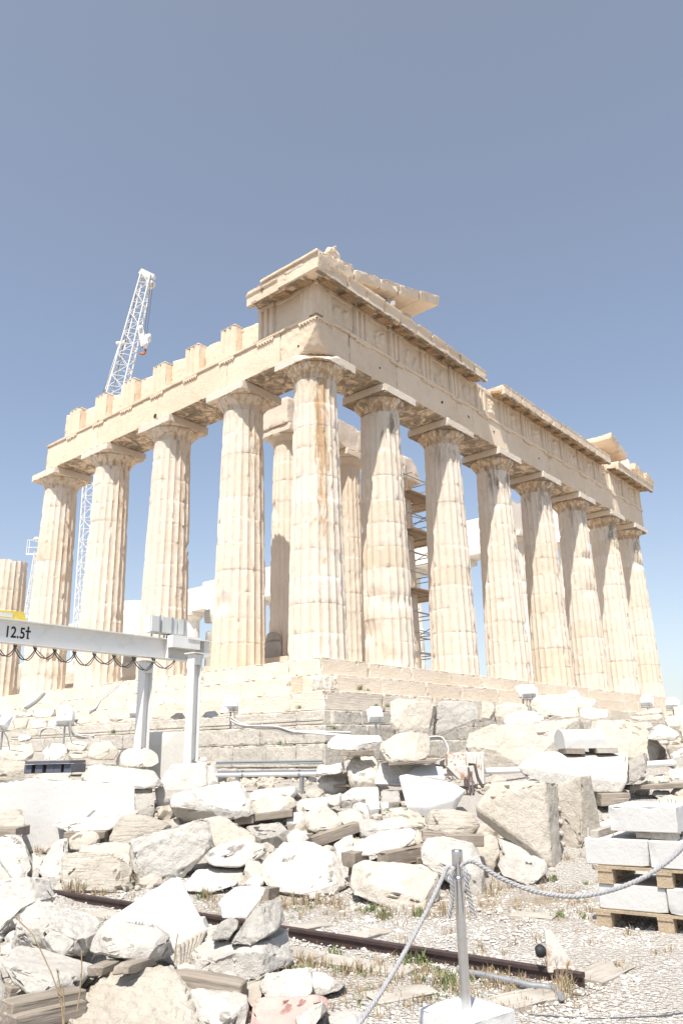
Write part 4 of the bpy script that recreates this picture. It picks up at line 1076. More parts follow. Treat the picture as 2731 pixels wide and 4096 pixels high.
# ------------------------------------------------------------------ rope post
pb = at('F', 463, 1062, 5.3); pb.z = gz(*DL(pb))
post = empty('rope_post', tuple(pb), label='brushed steel rope post set in white square concrete base', cat='post')
zb_ = at('F', 463, 1062, 5.3).z; zt = at('F', 412, 252, 5.3).z
m = MB(); T = Matrix.Translation((pb.x, pb.y, 0))
m.lathe([(.0305, zb_-.05),(.0305, zt-.10)], 24, T); shaft = m.build('shaft', MT['steel'], post)
zc = zt-.135
m = MB(); m.lathe([(.031, zt-.105),(.0355, zt-.103),(.0355, zt-.012),(.033, zt-.002),(.026, zt)], 24, T); m.build('cap', MT['steel'], post)
m = MB(); m.lathe([(.031, zc-.045),(.039, zc-.043),(.039, zc-.02),(.031, zc-.018)], 24, T)
for sg in (-1, 1):
    c = Vector((pb.x, pb.y, zc-.03))+RH*(sg*.055)
    m.tube([c+RH*(.02*math.cos(t))+Vector((0,0,.02*math.sin(t))) for t in np.linspace(0, 6.28, 13)], .005, 6)
m.build('ring_collar', MT['steel'], post)
q = Matrix.Translation((pb.x, pb.y, 0)) @ Matrix.Rotation(math.atan2(RH.y, RH.x)+rad(38), 4, 'Z')
bm = hull_bm([q @ Vector(p) for p in box_pts((-.205,-.205,pb.z-.06),(.205,.205,zb_))], .05, .006); weather(bm, 3, a1=.003, a2=.001, chip=.015)
link('base_block', finish(bm, 'base_block'), MT['plaster'], post)
def rope(pts, label, r=.0135, pitch=.075):
    # three strands laid round the path
    sm = []
    for i in range(len(pts)-1):
        p0, p1, p2, p3 = pts[max(i-1,0)], pts[i], pts[i+1], pts[min(i+2, len(pts)-1)]
        nseg = max(2, int((p2-p1).length/.008))
        for k in range(nseg):
            t = k/nseg; sm.append(.5*((2*p1)+(p2-p0)*t+(2*p0-5*p1+4*p2-p3)*t*t+(3*p1-p0-3*p2+p3)*t**3))
    sm.append(pts[-1]); m = MB()
    ref = Vector((.3, .5, .81)).normalized()
    for st in range(3):
        L = 0; pp = []
        for i, p in enumerate(sm):
            if i: L += (p-sm[i-1]).length
            d = (sm[min(i+1, len(sm)-1)]-sm[max(i-1, 0)]).normalized(); a = d.cross(ref).normalized(); b = a.cross(d)
            an = 2*math.pi*(L/pitch+st/3); pp.append(p+a*(r*.52*math.cos(an))+b*(r*.52*math.sin(an)))
        m.tube(pp, r*.6, 6)
    return m.build('rope', MT['rope'], None, label=label, cat='rope')
rope([at('F', x, y, D) for x, y, D in ((402,352,5.27),(370,342,5.28),(345,390,5.26),(290,510,5.2),(215,655,5.12),(130,810,5.0),(50,945,4.88),(-40,1080,4.74),(-140,1210,4.6),(-260,1330,4.45))], 'grey rope sloping down from the post to the lower left')
rope([at('F', x, y, D) for x, y, D in ((440,340,5.25),(458,318,5.24),(490,312,5.24),(530,330,5.23),(620,387,5.21),(700,425,5.2),(780,456,5.18),(870,478,5.17),(960,489,5.15),(1050,489,5.13),(1150,472,5.12),(1250,444,5.1),(1350,403,5.08),(1430,355,5.07),(1500,302,5.06),(1568,238,5.05),(1700,90,5.0))], 'grey rope swagging from the post to the right edge')
rope([at('F', x, y, D) for x, y, D in ((400,345,5.25),(386,372,5.24),(390,430,5.24),(392,500,5.25),(378,570,5.25),(374,600,5.25))], 'frayed rope end hanging left of the post')
rope([at('F', x, y, D) for x, y, D in ((448,345,5.24),(460,362,5.23),(464,420,5.23),(478,490,5.24),(490,550,5.24),(500,588,5.24))], 'frayed rope end hanging right of the post')

# ------------------------------------------------------------------ stacked pallets with sawn blocks at right
pa = ground_pt('F', 1135, 650); pq = ground_pt('F', 1475, 686); pa.z = pq.z = -4.38
ux = (pq-pa).normalized(); uy = Vector((-ux.y, ux.x, 0)); 
if uy.dot(FH) < 0: uy = -uy
def obox_pts(s0, s1, t0, t1, z0, z1): return [pa+ux*s+uy*t+Vector((0,0,z)) for s in (s0, s1) for t in (t0, t1) for z in (z0, z1)]
def slen(x, y, D=None):
    d = ray('F', x, y); n_ = uy; k = (pa-CAM).dot(n_)/d.dot(n_); return (CAM+d*k-pa).dot(ux), (CAM+d*k).z+4.38
print('stack', [tuple(round(v, 3) for v in slen(*q)) for q in ((1150,470),(1430,600),(1118,265),(1380,280),(1118,370),(1165,380),(1235,215),(1228,110),(1495,235),(1135,565),(1600,505))])
def pallet(z, s0, s1, label):
    r = empty('pallet', tuple(pa+ux*((s0+s1)/2)+uy*.4+Vector((0,0,z))), label=label, cat='pallet', group='wooden pallets under the sawn blocks')
    m = MB()
    def b(*a): 
        vs = obox_pts(*a); m.add([vs[i] for i in (0,2,6,4,1,3,7,5)], [(0,3,2,1),(4,5,6,7),(0,1,5,4),(1,2,6,5),(2,3,7,6),(3,0,4,7)])
    for k in range(5): b(s0, s1, .0+k*.165, .0+k*.165+.13, z+.135, z+.16)
    m.build('top_board', MT['pallet'], r); m = MB()
    for k in range(3): b(s0+(s1-s0-.14)*k/2, s0+(s1-s0-.14)*k/2+.14, .0, .8, z+.11, z+.134)
    m.build('stringer_board', MT['pallet'], r); m = MB()
    for k in range(3):
        for t in (.01, .33, .65):
            m = MB(); b(s0+(s1-s0-.14)*k/2, s0+(s1-s0-.14)*k/2+.14, t, t+.13, z+.025, z+.109); m.build('pallet_block', MT['pallet'], r)
    m = MB()
    for k in range(3): b(s0+(s1-s0-.14)*k/2, s0+(s1-s0-.14)*k/2+.14, 0, .8, z+.003, z+.024)
    m.build('bottom_board', MT['pallet'], r)
def sawn(s0, s1, t0, t1, z0, z1, label, pins=0):
    bm = hull_bm(obox_pts(s0, s1, t0, t1, z0, z1), .06, .008); weather(bm, nseed(), a1=.004, a2=.002, chip=.025)
    o = link('stone_block', finish(bm, 'stone_block'), MT['rs'], centre=True, label=label, cat='stone block', group='sawn white blocks on the pallets')
    if pins:
        m = MB(); rnd = random.Random(pins)
        for k in range(pins):
            p = pa+ux*rnd.uniform(s0+.05, s1-.05)+uy*rnd.uniform(t0+.05, t1-.1)+Vector((0,0,z1)); m.tube([p-Vector((0,0,.01)), p+Vector((.004,0,.035))], .005, 6)
        m.build('steel_pin', MT['steel'], o)
    return o
PALZ = .165
pallet(0, -.01, 1.25, 'bottom wooden pallet resting on gravel at the right edge')
sawn(.03, .655, .02, .78, PALZ, PALZ+.215, 'left sawn white block on the bottom pallet')
sawn(.668, 1.3, .0, .78, PALZ, PALZ+.215, 'right sawn white block on the bottom pallet at the picture edge')
z2 = PALZ+.217
pallet(z2, .05, 1.27, 'upper wooden pallet sandwiched between sawn blocks')
z3 = z2+PALZ
sawn(-.06, .545, .02, .8, z3, z3+.235, 'left sawn white block on the upper pallet with pins', pins=4)
sawn(.555, 1.25, .0, .8, z3, z3+.235, 'right sawn white block on the upper pallet by the rope', pins=4)
z4 = z3+.237
for s0, s1, t0, t1, lab in ((-.0, .08, .05, .75, 'grey spacer timber at left between the upper white blocks'), (.42, .80, .1, .22, 'flat spacer board in front between the upper white blocks'),(.75,.85,.5,.75,'short spacer board at the back of the upper white blocks')):
    bm = hull_bm(obox_pts(s0, s1, t0, t1, z4, z4+.065), .1, .004); weather(bm, nseed(), a1=.003, chip=.02)
    link('spacer_board', finish(bm, 'spacer_board'), MT['timberpale'], centre=True, label=lab, cat='timber')
sawn(.20, .83, .06, .78, z4+.067, z4+.067+.23, 'topmost sawn white block of the pallet stack with pins', pins=5)

# ================================================================== LOOSE MARBLE
STY = {'w': ('rw', .034, .013, 0, .09), 'c': ('rc', .036, .014, 0, .09), 'g': ('rg', .034, .014, 0, .09), 'p': ('rw', .022, .010, .026, .08), 'pc': ('rc', .024, .011, .028, .08),
       'pg': ('rg', .024, .011, .028, .08), 's': ('rs', .006, .002, 0, .03), 'sw': ('rw', .014, .006, 0, .08), 'cw': ('rc', .018, .007, .006, .09), 'b': ('rb', .03, .013, 0, .09), 'pb': ('poros', .03, .02, .02, .07)}
NROCK = [0]
def rock(fr, pts, label, st='w', t=.5, ref=None, dd=0., D=None, root=True, name='marble_block', cat='marble block', group='loose marble blocks in front of the temple', parent=None, lean=.55, sharp=False):
    NROCK[0] += 1; rnd = random.Random(NROCK[0]*17)
    ys = [p[1] for p in pts]; y0, y1 = min(ys), max(ys)
    if D is None:
        rx, ry = ref or max(pts, key=lambda p: p[1])[:2]
        D = gD(fr, rx, ry)-dd
    cx = sum(p[0] for p in pts)/len(pts); cyy = sum(p[1] for p in pts)/len(pts)
    P = []; jit = 0 if st == 's' else .10
    flat = st == 's' and all(len(p) < 3 for p in pts)
    if flat:
        b0 = at(fr, cx, y1, D); tp = at(fr, cx, y0, D); ang = math.atan2(lean*t, max(.05, tp.z-b0.z)); pn = -FH*math.cos(ang)+Vector((0, 0, 1))*math.sin(ang)
    for p in pts:
        k = p[2] if len(p) > 2 else lean*((y1-p[1])/(y1-y0))**1.1+rnd.uniform(-jit, jit)
        if flat:
            dr = ray(fr, p[0], p[1]); P.append(CAM+dr*((b0-CAM).dot(pn)/dr.dot(pn)))
        else: P.append(at(fr, p[0], p[1], D+max(-.1, k)*t))
    for p in pts:      # rear side
        P.append(at(fr, cx+(p[0]-cx)*.86, cyy+(p[1]-cyy)*.82, D+t*rnd.uniform(1.15, 1.35)))
    if root:           # carry the block down to what it lies on
        low = [p for p in P if p.z < min(q.z for q in P)+.3*(max(q.z for q in P)-min(q.z for q in P))]
        c = sum(low, Vector())/len(low)
        for p in low:
            q = c+(p-c)*.8; g = gz(*DL(q))-.04
            if q.z-.5 < g < q.z: P.append(Vector((q.x, q.y, g)))
    mat, a1, a2, pit, chip = STY[st]
    ext = max((max(p[i] for p in P)-min(p[i] for p in P)) for i in range(3))
    h = max(.015, min(.045, D/765*2.6)); k = min(1, ext/1.0)
    if st in ('s', 'sw', 'cw'): bm = hull_bm(P, h, min(.02, .04*ext)*(1 if st != 's' else .3))
    else:
        bm = hull_bm(P, 99, 0)
        for _ in range(9):   # fracture facets
            n = Vector((rnd.uniform(-1, 1), rnd.uniform(-1, 1), rnd.uniform(-.4, 1))).normalized(); n = (n-FH*rnd.uniform(.1, .8)).normalized()
            dd_ = sorted(v.co.dot(n) for v in bm.verts); cut = dd_[-1]-(dd_[-1]-dd_[0])*rnd.uniform(.02, .085)
            g = bmesh.ops.bisect_plane(bm, geom=bm.verts[:]+bm.edges[:]+bm.faces[:], plane_co=n*cut, plane_no=n, clear_outer=True)
            ed = [e for e in g['geom_cut'] if isinstance(e, bmesh.types.BMEdge)]
            if ed: bmesh.ops.contextual_create(bm, geom=ed)
        pts2 = [v.co.copy() for v in bm.verts]; bm.free()
        bm = hull_bm(pts2, h, min(.016, .03*ext))
    weather(bm, NROCK[0]*3, a1=a1*k, s1=.32*max(.4, k), a2=a2*max(.5, k), s2=.07, pit=pit*max(.6, k)*(1 if D < 12 else .8), sp_=max(.065*max(.6, min(1.1, D/9)), h*2.4), chip=chip*k, chs=.2)
    return link(name, finish(bm, name, 44 if st != 's' else 30), MT[mat], parent, centre=parent is None, label=label, cat=None if parent else cat, group=None if parent else group)

R = rock
# --- left middle
R('A', [(-60,760),(30,752),(210,720),(330,742),(560,736),(850,747),(940,768),(942,940),(760,1090),(480,1105),(345,1205),(250,1218),(185,1205),(165,1110),(-60,1100)], 'big smooth sawn white slab standing upright at the left edge', 's', .35, ref=(200,1215), lean=.25)
R('A', [(-40,945),(20,938),(160,936),(173,1000),(170,1070),(60,1076),(-40,1078)], 'striated block on timbers in front of the big white slab at left edge', 'b', .5, ref=(60,1330), root=False)
R('A', [(-40,1125),(60,1115),(150,1110),(185,1190),(222,1290),(190,1370),(100,1330),(-40,1330)], 'cracked rounded boulder at the left edge below the striated block', 'w', .6)
R('A', [(362,1046),(470,1038),(640,1010),(830,976),(968,938),(975,962),(860,1000),(760,1085),(530,1098),(478,1096)], 'thin pale slab wedge lying in front of the big white slab', 'sw', .5, ref=(560,1270), root=False)
R('A', [(476,1160),(500,1122),(560,1086),(650,1080),(688,1102),(700,1160),(682,1200),(560,1224),(486,1216)], 'small squarish stone under the thin pale wedge', 'c', .4, ref=(500,1330), root=False)
R('A', [(760,1150),(785,1060),(840,985),(925,968),(1060,995),(1230,1038),(1180,1065),(1050,1100),(910,1142,0),(885,1178),(800,1186)], 'striated block with pale left face and banded right face', 'b', .5, ref=(850,1330))
R('A', [(545,1200),(690,1180),(800,1172),(905,1178),(905,1300),(560,1310)], 'long rough block behind the striped boulder', 'pc', .4, ref=(700,1440))
R('A', [(912,1150,.1),(1060,1100,.15),(1200,1060,.2),(1440,990,.4),(1468,1030,.4),(1482,1200,.2),(1300,1330,.1),(1050,1440,0),(960,1446,0),(905,1360,0)], 'huge upright slab with chisel pitted face left of centre', 'p', .45)
R('B', [(20,995),(130,962),(280,1050),(390,1112),(400,1152),(290,1142),(180,1190),(75,1192),(70,1030)], 'smooth tapering stone beside the huge pitted slab', 'c', .5, ref=(70,1330))
R('B', [(-246,850,0),(-100,815),(60,772),(260,740),(300,760),(360,880),(385,950),(378,972),(210,1014,.05),(120,978,.2),(30,988,.3),(-100,1016,.5),(-140,1022,.5)], 'large slab with orange brown underside left of centre', 'p', .9, ref=(210,1130), root=False)
R('A', [(1080,795),(1150,682),(1200,622),(1300,612),(1442,606),(1450,770),(1380,800),(1230,812),(1090,900)], 'white quarter drum with a smooth grey sawn end by the gantry post', 'sw', .6, ref=(1100,930))
R('A', [(565,640),(700,622),(900,648,.8),(1070,672,1),(1130,712,.8),(1158,772,.3),(1130,788,0),(950,796,0),(740,745,0),(565,730,0)], 'long rough block overhanging above the big white slab', 'p', .6, ref=(760,960), root=False)
R('A', [(942,830),(1080,822),(1083,940),(1030,958),(975,964),(942,930)], 'grey rough block supporting the overhanging stone', 'pg', .5, ref=(1000,1000))
R('A', [(805,582),(850,517),(1000,506),(1060,520),(1112,562),(1110,612),(1060,640),(880,642),(800,632)], 'blocky stone beside the concrete plinth', 'pc', .6, ref=(900,800), root=False)
R('A', [(608,545),(640,470),(760,456),(820,490),(838,520),(800,590),(700,592),(612,582)], 'mid sized broken stone with smooth right face on upper left heap', 'c', .6, ref=(700,740), root=False)
R('A', [(458,500),(475,470),(560,456),(620,480),(600,535),(480,524)], 'rusty faced stone on the upper left heap', 'pc', .5, ref=(530,740), root=False)
R('A', [(295,530),(360,476),(430,480),(490,520),(470,552),(390,592),(310,586)], 'white round topped stone on the upper left heap', 'w', .5, ref=(390,740), root=False)
R('A', [(-30,505),(60,482),(220,476),(245,540),(240,580),(170,602),(80,592),(-30,572)], 'stone with rough reddish right face at the left edge, upper heap', 'pc', .6, ref=(100,740), root=False)
R('A', [(-40,600),(100,596),(180,597),(240,625),(380,650),(392,670),(300,690),(210,716),(-40,742)], 'flat layered pale slabs at the left edge above the white slab', 'b', .8, ref=(100,800))
R('A', [(218,712),(300,682),(450,673),(490,722),(480,745),(240,742)], 'low rounded rock just above the big white slab', 'pc', .4, ref=(350,800), root=False)
R('A', [(470,565),(520,542),(610,552),(615,575),(540,590),(478,592)], 'small flat capping stone on a little pillar, upper left', 'c', .3, ref=(540,740), root=False)
R('A', [(482,592),(600,600),(590,650),(560,672),(490,642)], 'little upright stone under the small capping stone', 'c', .3, ref=(540,740), root=False)
R('A', [(430,650),(500,642),(512,670),(480,690),(436,684)], 'small white stone right of the blue pallet', 'w', .3, ref=(470,740))
R('A', [(-20,235),(80,228),(170,232),(240,290),(180,296),(60,292),(-20,270)], 'flat stone at far left on the ledge below the steps', 'pc', .5, D=19.5, root=False)
R('A', [(88,312),(140,300),(202,305),(186,372),(100,374)], 'squat stone beside the leftmost floodlight', 'c', .4, D=18.4)
R('A', [(232,236),(390,236),(402,290),(240,296)], 'rectangular stone in the ledge row left of the floodlight', 'pc', .5, D=19.3, root=False)
R('A', [(208,312),(340,314),(322,362),(228,370)], 'pale stone below the rectangular ledge stone', 'w', .4, D=18.5)
R('A', [(400,212),(505,206),(512,250),(406,256)], 'thin slab on the ledge above the left floodlight', 'c', .5, D=19.6, root=False)
R('A', [(330,316),(420,300),(432,352),(345,366)], 'angular stone left of the left ledge floodlight', 'c', .4, D=18.4)
R('A', [(130,440),(150,415),(182,410),(232,440),(200,458),(140,462)], 'pure white rounded stone on the left ledge', 'w', .4, D=17.2)
R('A', [(505,312),(560,280),(620,292),(640,330),(540,346)], 'broken pale stone right of the left ledge floodlight', 'c', .4, D=18.3)
R('A', [(768,322),(800,262),(860,256),(885,300),(842,318)], 'block on the ledge between left floodlight and gantry post', 'c', .4, D=19.0)
R('A', [(728,328),(745,290),(768,290),(762,330)], 'tiny upright stone on the ledge left of the gantry post', 'w', .25, D=19.0)
R('A', [(1055,300),(1100,280),(1150,290),(1140,310)], 'dark topped stone between the two gantry posts, left', 'g', .4, D=18.9); R('A', [(1180,300),(1230,262),(1275,265),(1300,298),(1230,312)], 'dark topped stone between the two gantry posts, right', 'pc', .4, D=18.9)
R('A', [(1405,290),(1430,255),(1500,250),(1530,280),(1470,300)], 'white stone right of the gantry post on the ledge', 'w', .4, D=19.6)
R('B', [(140,275),(150,225),(180,220),(205,245),(200,270)], 'white stone chunk left of the corner floodlight', 'w', .3, D=19.9)
R('B', [(262,262),(275,235),(340,235),(350,252),(300,262)], 'flat white chip right of the corner floodlight', 'w', .3, D=19.9)
R('A', [(1330,605),(1345,575),(1430,570),(1446,600)], 'small flat stone at the foot of the gantry post', 'w', .3, ref=(1400,780), root=False)
R('A', [(1440,690),(1450,640),(1500,600),(1515,640),(1520,740),(1450,745)], 'white broken block between quarter drum and pipe', 'w', .5, ref=(1480,830))
# --- centre middle
R('B', [(875,490),(910,442),(990,416),(1120,410),(1240,416),(1268,456),(1240,492),(1150,526),(1000,526),(900,512)], 'flat oval capping stone on wooden chocks in the centre', 'w', .8, ref=(1080,840), root=False)
R('B', [(1235,550),(1245,480),(1330,420),(1500,376),(1580,386),(1608,440),(1600,540),(1568,582),(1480,612),(1360,616),(1260,592)], 'large rounded boulder perched on ribbed white block', 'c', .9, ref=(1400,900), root=False)
R('B', [(1015,650),(1060,580),(1130,552),(1205,556),(1250,622),(1245,702),(1200,746),(1080,757),(1040,742)], 'angular block with shaded right face under the oval stone', 'pc', .7, ref=(1120,850), dd=0)
R('B', [(808,690),(820,636),(1000,612),(1014,655),(960,692)], 'upper of two stacked stones left of the angular block', 'w', .5, ref=(900,850), root=False)
R('B', [(800,735),(820,702),(940,697),(1030,672),(1042,740),(1030,755),(930,776),(830,772)], 'lower of two stacked stones left of the angular block', 'w', .6, ref=(900,830))
rb = R('B', [(1210,765),(1250,612),(1400,602),(1570,622),(1400,782)], 'white block with ribbed face under the perched boulder', 'sw', .6, ref=(1300,880), root=False)
R('B', [(1440,690),(1490,642),(1560,626),(1690,640),(1705,722)], 'white block end behind the tilted white slab', 's', .5, ref=(1500,930), dd=-.5)
R('B', [(1380,702,.3),(1440,690,.4),(1600,715,.4),(1755,750,.35),(1850,800,.3),(1770,872,.1),(1600,922,0),(1440,922,0),(1408,800,.15)], 'smooth tilted pure white slab right of centre', 's', .5, ref=(1500,1010))
R('B', [(1155,850),(1245,845),(1250,930),(1190,936),(1150,920)], 'small sawn white cube below the ribbed block', 's', .3, ref=(1200,980))
R('B', [(960,850),(1060,786),(1240,776),(1250,850),(1150,862),(960,872)], 'long pale slab behind the sawn white cube', 'sw', .6, ref=(1100,930))
R('B', [(1255,880),(1258,808),(1390,806),(1395,880)], 'grey jointed block under the ribbed stone', 'conc' if False else 'g', .4, ref=(1300,930))
R('B', [(725,802),(770,766),(850,800),(872,826),(820,866),(742,852)], 'small bedded stone in the centre heap', 'b', .35, ref=(790,960), root=False)
R('B', [(360,882),(500,832),(650,852),(682,872),(650,926),(480,986),(380,1002),(364,950)], 'long orange tinted rock right of the large slab', 'c', .6, ref=(480,1080), root=False)
R('B', [(320,850),(400,800),(560,802),(700,776),(716,800),(640,852),(420,862)], 'low broken rocks under the white pipe', 'w', .5, ref=(500,900))
R('B', [(638,932),(700,872),(880,850),(960,860),(940,922),(790,942)], 'thin flat stone in the centre heap', 'w', .5, ref=(800,1000), root=False)
R('B', [(886,892),(940,848),(986,842),(976,912),(930,916)], 'small cube with shaded right face in the centre heap', 'pc', .4, ref=(940,1000), root=False)
R('B', [(604,1026),(620,962),(720,946),(736,1030),(650,1036)], 'small block left of the round crystalline boulder', 'w', .4, ref=(670,1090))
R('B', [(730,1040),(740,962),(790,932),(880,920),(950,962),(1000,1030),(980,1072),(870,1096),(800,1102),(740,1072)], 'round crystalline boulder tilted on a grey timber', 'c', .6, ref=(840,1200), root=False)
R('B', [(940,962),(1060,936),(1130,976),(1150,1000),(1120,1032),(1010,1052),(985,1000)], 'flat rock leaning on the round crystalline boulder', 'c', .6, ref=(1040,1150), root=False)
R('B', [(328,1062),(430,1032),(550,1032),(640,1110),(600,1152),(470,1152),(400,1172),(380,1112)], 'grey veined flat rock above the long grey slab', 'g', .6, ref=(470,1230))
R('B', [(598,1122),(660,1072),(780,1106),(700,1152),(610,1152)], 'small angular white rock above the domed rock', 'w', .4, ref=(660,1230))
R('B', [(35,1250),(80,1202),(230,1152),(330,1136),(400,1170),(472,1202),(466,1246),(380,1300),(280,1342),(100,1336),(50,1310)], 'long grey slab propped on rocks left of the domed rock', 'sw', .7, ref=(240,1450), root=False)
R('E', [(585,300),(600,262),(640,220),(760,132),(870,110),(1000,130),(1120,200),(1225,298),(1222,420),(1140,470),(1040,462),(930,490),(800,472),(680,462),(600,400)], 'large domed rock with flaked left side in the middle', 'w', 1.0, ref=(930,500), lean=.95)
R('B', [(1050,1255),(1070,1180),(1250,1086),(1480,1066),(1510,1090),(1500,1142),(1410,1222),(1250,1262),(1080,1256)], 'pale flat slab on grey timbers right of the domed rock', 'sw', .8, ref=(1250,1480), root=False)
R('B', [(930,1180),(1000,1130),(1060,1116),(1070,1180),(1040,1280),(1000,1312),(960,1272)], 'wedge of white rock between domed rock and flat slab', 'w', .4, ref=(1000,1420))
R('F', [(-138,442),(-112,330),(-50,306),(90,320),(240,342),(310,372),(336,430),(332,510),(250,552),(100,548),(-20,520),(-120,482)], 'large low block on the gravel left of the rope post', 'c', .9, lean=.6)
R('B', [(1100,1092),(1130,1040),(1300,1002),(1450,1010),(1500,1062),(1300,1082),(1180,1102)], 'pale bedded rock behind the flat slab', 'w', .5, ref=(1300,1180))
R('B', [(1290,962),(1420,955),(1500,970),(1600,1000),(1600,1062),(1400,1052)], 'long smooth rock in front of the tilted white slab', 'c', .5, ref=(1450,1150))
R('B', [(1255,890),(1310,886),(1322,920),(1260,932)], 'little white stone right of the sawn cube', 'w', .25, ref=(1290,980)); R('B', [(1305,936),(1400,920),(1440,970),(1340,962)], 'small reddish flat stone before the tilted white slab', 'c', .3, ref=(1380,1020))
R('B', [(1060,960),(1070,900),(1110,880),(1170,900),(1190,1005),(1100,1000)], 'steep bright white rock below the white cube', 'w', .4, ref=(1130,1060))
R('B', [(1100,1100),(1090,1010),(1180,1000),(1260,1010),(1290,1060),(1180,1130)], 'grey flecked rock right of the round boulder', 'g', .5, ref=(1180,1180))
# --- right middle
R('C', [(-216,228),(-190,215),(-90,222),(20,226),(68,256),(45,390),(0,440),(-210,412)], 'biggest rough block leaning at the temple corner steps', 'pc', .9, D=19.3, lean=.2)
R('C', [(70,246),(100,233),(310,236),(336,260),(322,340),(190,402),(100,446),(40,442),(60,340)], 'grey hammered block, second in the row under the steps', 'pg', .8, D=19.6, lean=.2)
R('C', [(335,242),(410,231),(426,300),(400,352),(330,362),(322,330)], 'narrow upright block, third in the row under the steps', 'pc', .6, D=19.9, lean=.2)
R('C', [(426,246),(600,252),(626,276),(620,312),(480,372),(430,372),(415,330)], 'rough block right of the narrow upright block', 'pc', .7, D=20.3, lean=.2)
R('C', [(472,360),(490,322),(540,296),(640,292),(700,302),(732,345),(640,386),(500,386)], 'smooth pale stone lying on the huge rough block', 'sw', .7, D=18.2, root=False)
R('C', [(628,258),(680,202),(860,190),(935,280),(930,330),(840,334),(740,346),(700,302)], 'cream stone with orange broken hollow near the two floodlights', 'c', .8, D=19.6)
R('C', [(870,222),(930,206),(1030,226),(1055,282),(940,292),(890,262)], 'stone under the small peeping floodlight', 'c', .7, D=21.5); R('C', [(935,282),(1000,276),(1110,286),(1112,335),(1000,346),(940,332)], 'sawn stone right of the orange hollowed stone', 'sw', .6, D=20.0)
R('C', [(235,480),(260,430),(400,380),(520,388),(560,400),(850,342),(980,336),(992,370),(980,412),(850,482),(640,602),(560,626),(380,626),(240,532)], 'huge long rough block across the right middle', 'pc', .9, D=16.8, lean=.6)
R('C', [(985,402),(1000,350),(1120,344),(1240,346),(1340,402),(1450,520),(1490,572),(1400,602),(1340,562),(1140,545),(1000,482)], 'rough sloping block right of the huge long block', 'pc', .9, D=17.0, lean=.6)
R('C', [(555,630,0),(620,582,.5),(670,546,.8),(860,536,1),(1180,546,.9),(1237,570,.4),(1228,730,0),(1190,794,0),(1045,794,0),(900,720,0),(620,716,0)], 'large smooth marble block carrying the white half drum', 'sw', .9, ref=(1050,900), root=False)
R('C', [(1225,602),(1342,541),(1354,590),(1340,672),(1262,736),(1222,732)], 'grey rough block end right of the large smooth block', 'pg', .6, ref=(1260,860), root=False)
R('C', [(305,880,.5),(390,762,.6),(420,726,.55),(600,712,.3),(735,716,.05),(796,735,.6),(832,1212,.6),(810,1242,.5),(770,1256,.0),(690,1152,.03),(520,1076,.4),(400,1002,.6),(320,942,.6)], 'tall upright block with moulded right edge, left of a pair', 'cw', .75)
R('C', [(800,832,.4),(800,742,.5),(940,690,.1),(1005,680,.6),(1050,902,.6),(1073,1120,.55),(955,1136,.02),(880,1142,.3),(820,1142,.4)], 'tall upright carved block with round pegs, right of a pair', 'cw', .65)
R('C', [(428,1066),(500,1070),(560,1086),(690,1152),(660,1182),(470,1166)], 'flat white rock left of the tall pair', 'w', .5, ref=(560,1250))
R('F', [(618,330),(650,282),(720,272),(860,300),(884,340),(850,390),(800,442),(720,420),(640,382)], 'white slab rock lying on the gravel before the tall pair', 'w', .6)
R('F', [(470,252),(540,180),(612,186),(634,240),(600,332),(572,352),(480,322)], 'rough rock right of the rope post behind the gravel', 'pc', .6, ref=(560,400))
R('F', [(220,260),(260,200),(350,190),(450,225),(520,230),(545,330),(570,440),(545,485),(490,480),(420,400),(330,340),(240,330)], 'broad rock behind the rope post', 'w', .7)
R('F', [(245,102),(282,52),(380,42),(480,60),(532,130),(500,190),(430,168),(330,166),(270,150)], 'layered slab on timber behind the rope post', 'b', .7, ref=(380,330), root=False)
R('C', [(1110,905),(1215,880),(1290,830),(1332,900),(1260,950),(1200,962),(1110,960)], 'rough stone under the timber chocks at right', 'pc', .5, ref=(1200,1010)); R('C', [(1362,872),(1420,822),(1500,806),(1600,826),(1600,912),(1400,902)], 'rounded rough stone behind the pallet stack', 'pc', .7, ref=(1480,1010))
R('C', [(1060,972),(1140,940),(1200,930),(1210,1062),(1075,1066)], 'rough stone between carved block and pallet stack', 'p', .5, ref=(1130,1075))
R('C', [(1340,462),(1380,402),(1430,376),(1512,402),(1542,442),(1512,472),(1380,472)], 'broken white stone on the far right slope', 'w', .6, D=16.5); R('C', [(1460,500),(1520,482),(1600,480),(1600,516),(1480,522)], 'flat banded stone at the right edge of the slope', 'b', .6, D=16.4)
R('C', [(1478,652),(1600,640),(1600,712),(1485,716)], 'squarish stone under the right pipe at the edge', 'w', .5, D=15.6); R('C', [(1390,692),(1480,690),(1482,726),(1390,726)], 'two flat white slabs stacked below the right pipe', 'sw', .5, D=15.4)
R('C', [(1485,560),(1530,530),(1600,520),(1600,560),(1500,575)], 'white stone leaning by the right pipe', 'w', .4, D=16.0)
R('C', [(1272,312),(1330,290),(1440,280),(1452,310),(1320,326)], 'flat stone under the far right floodlights, upper', 'c', .6, D=23.5, root=False); R('C', [(1245,338),(1330,322),(1422,316),(1452,346),(1300,356)], 'flat stone under the far right floodlights, lower', 'c', .7, D=23.0)
R('C', [(1452,332),(1500,318),(1600,330),(1600,392),(1480,392)], 'pale stone at the right edge below the last floodlight', 'c', .6, D=22.0); R('C', [(1508,272),(1560,262),(1640,260),(1640,332),(1515,332)], 'rough block at the right edge beside the last floodlight', 'pc', .7, D=26.0)
R('C', [(1270,400),(1290,362),(1370,366),(1392,396),(1330,420)], 'dark grey drum fragment under the flat stones at right', 'g', .5, D=20.0)
R('C', [(1540,400),(1545,350),(1640,345),(1640,460),(1560,460)], 'shaded block cut off by the right edge', 'c', .6, D=19.0)
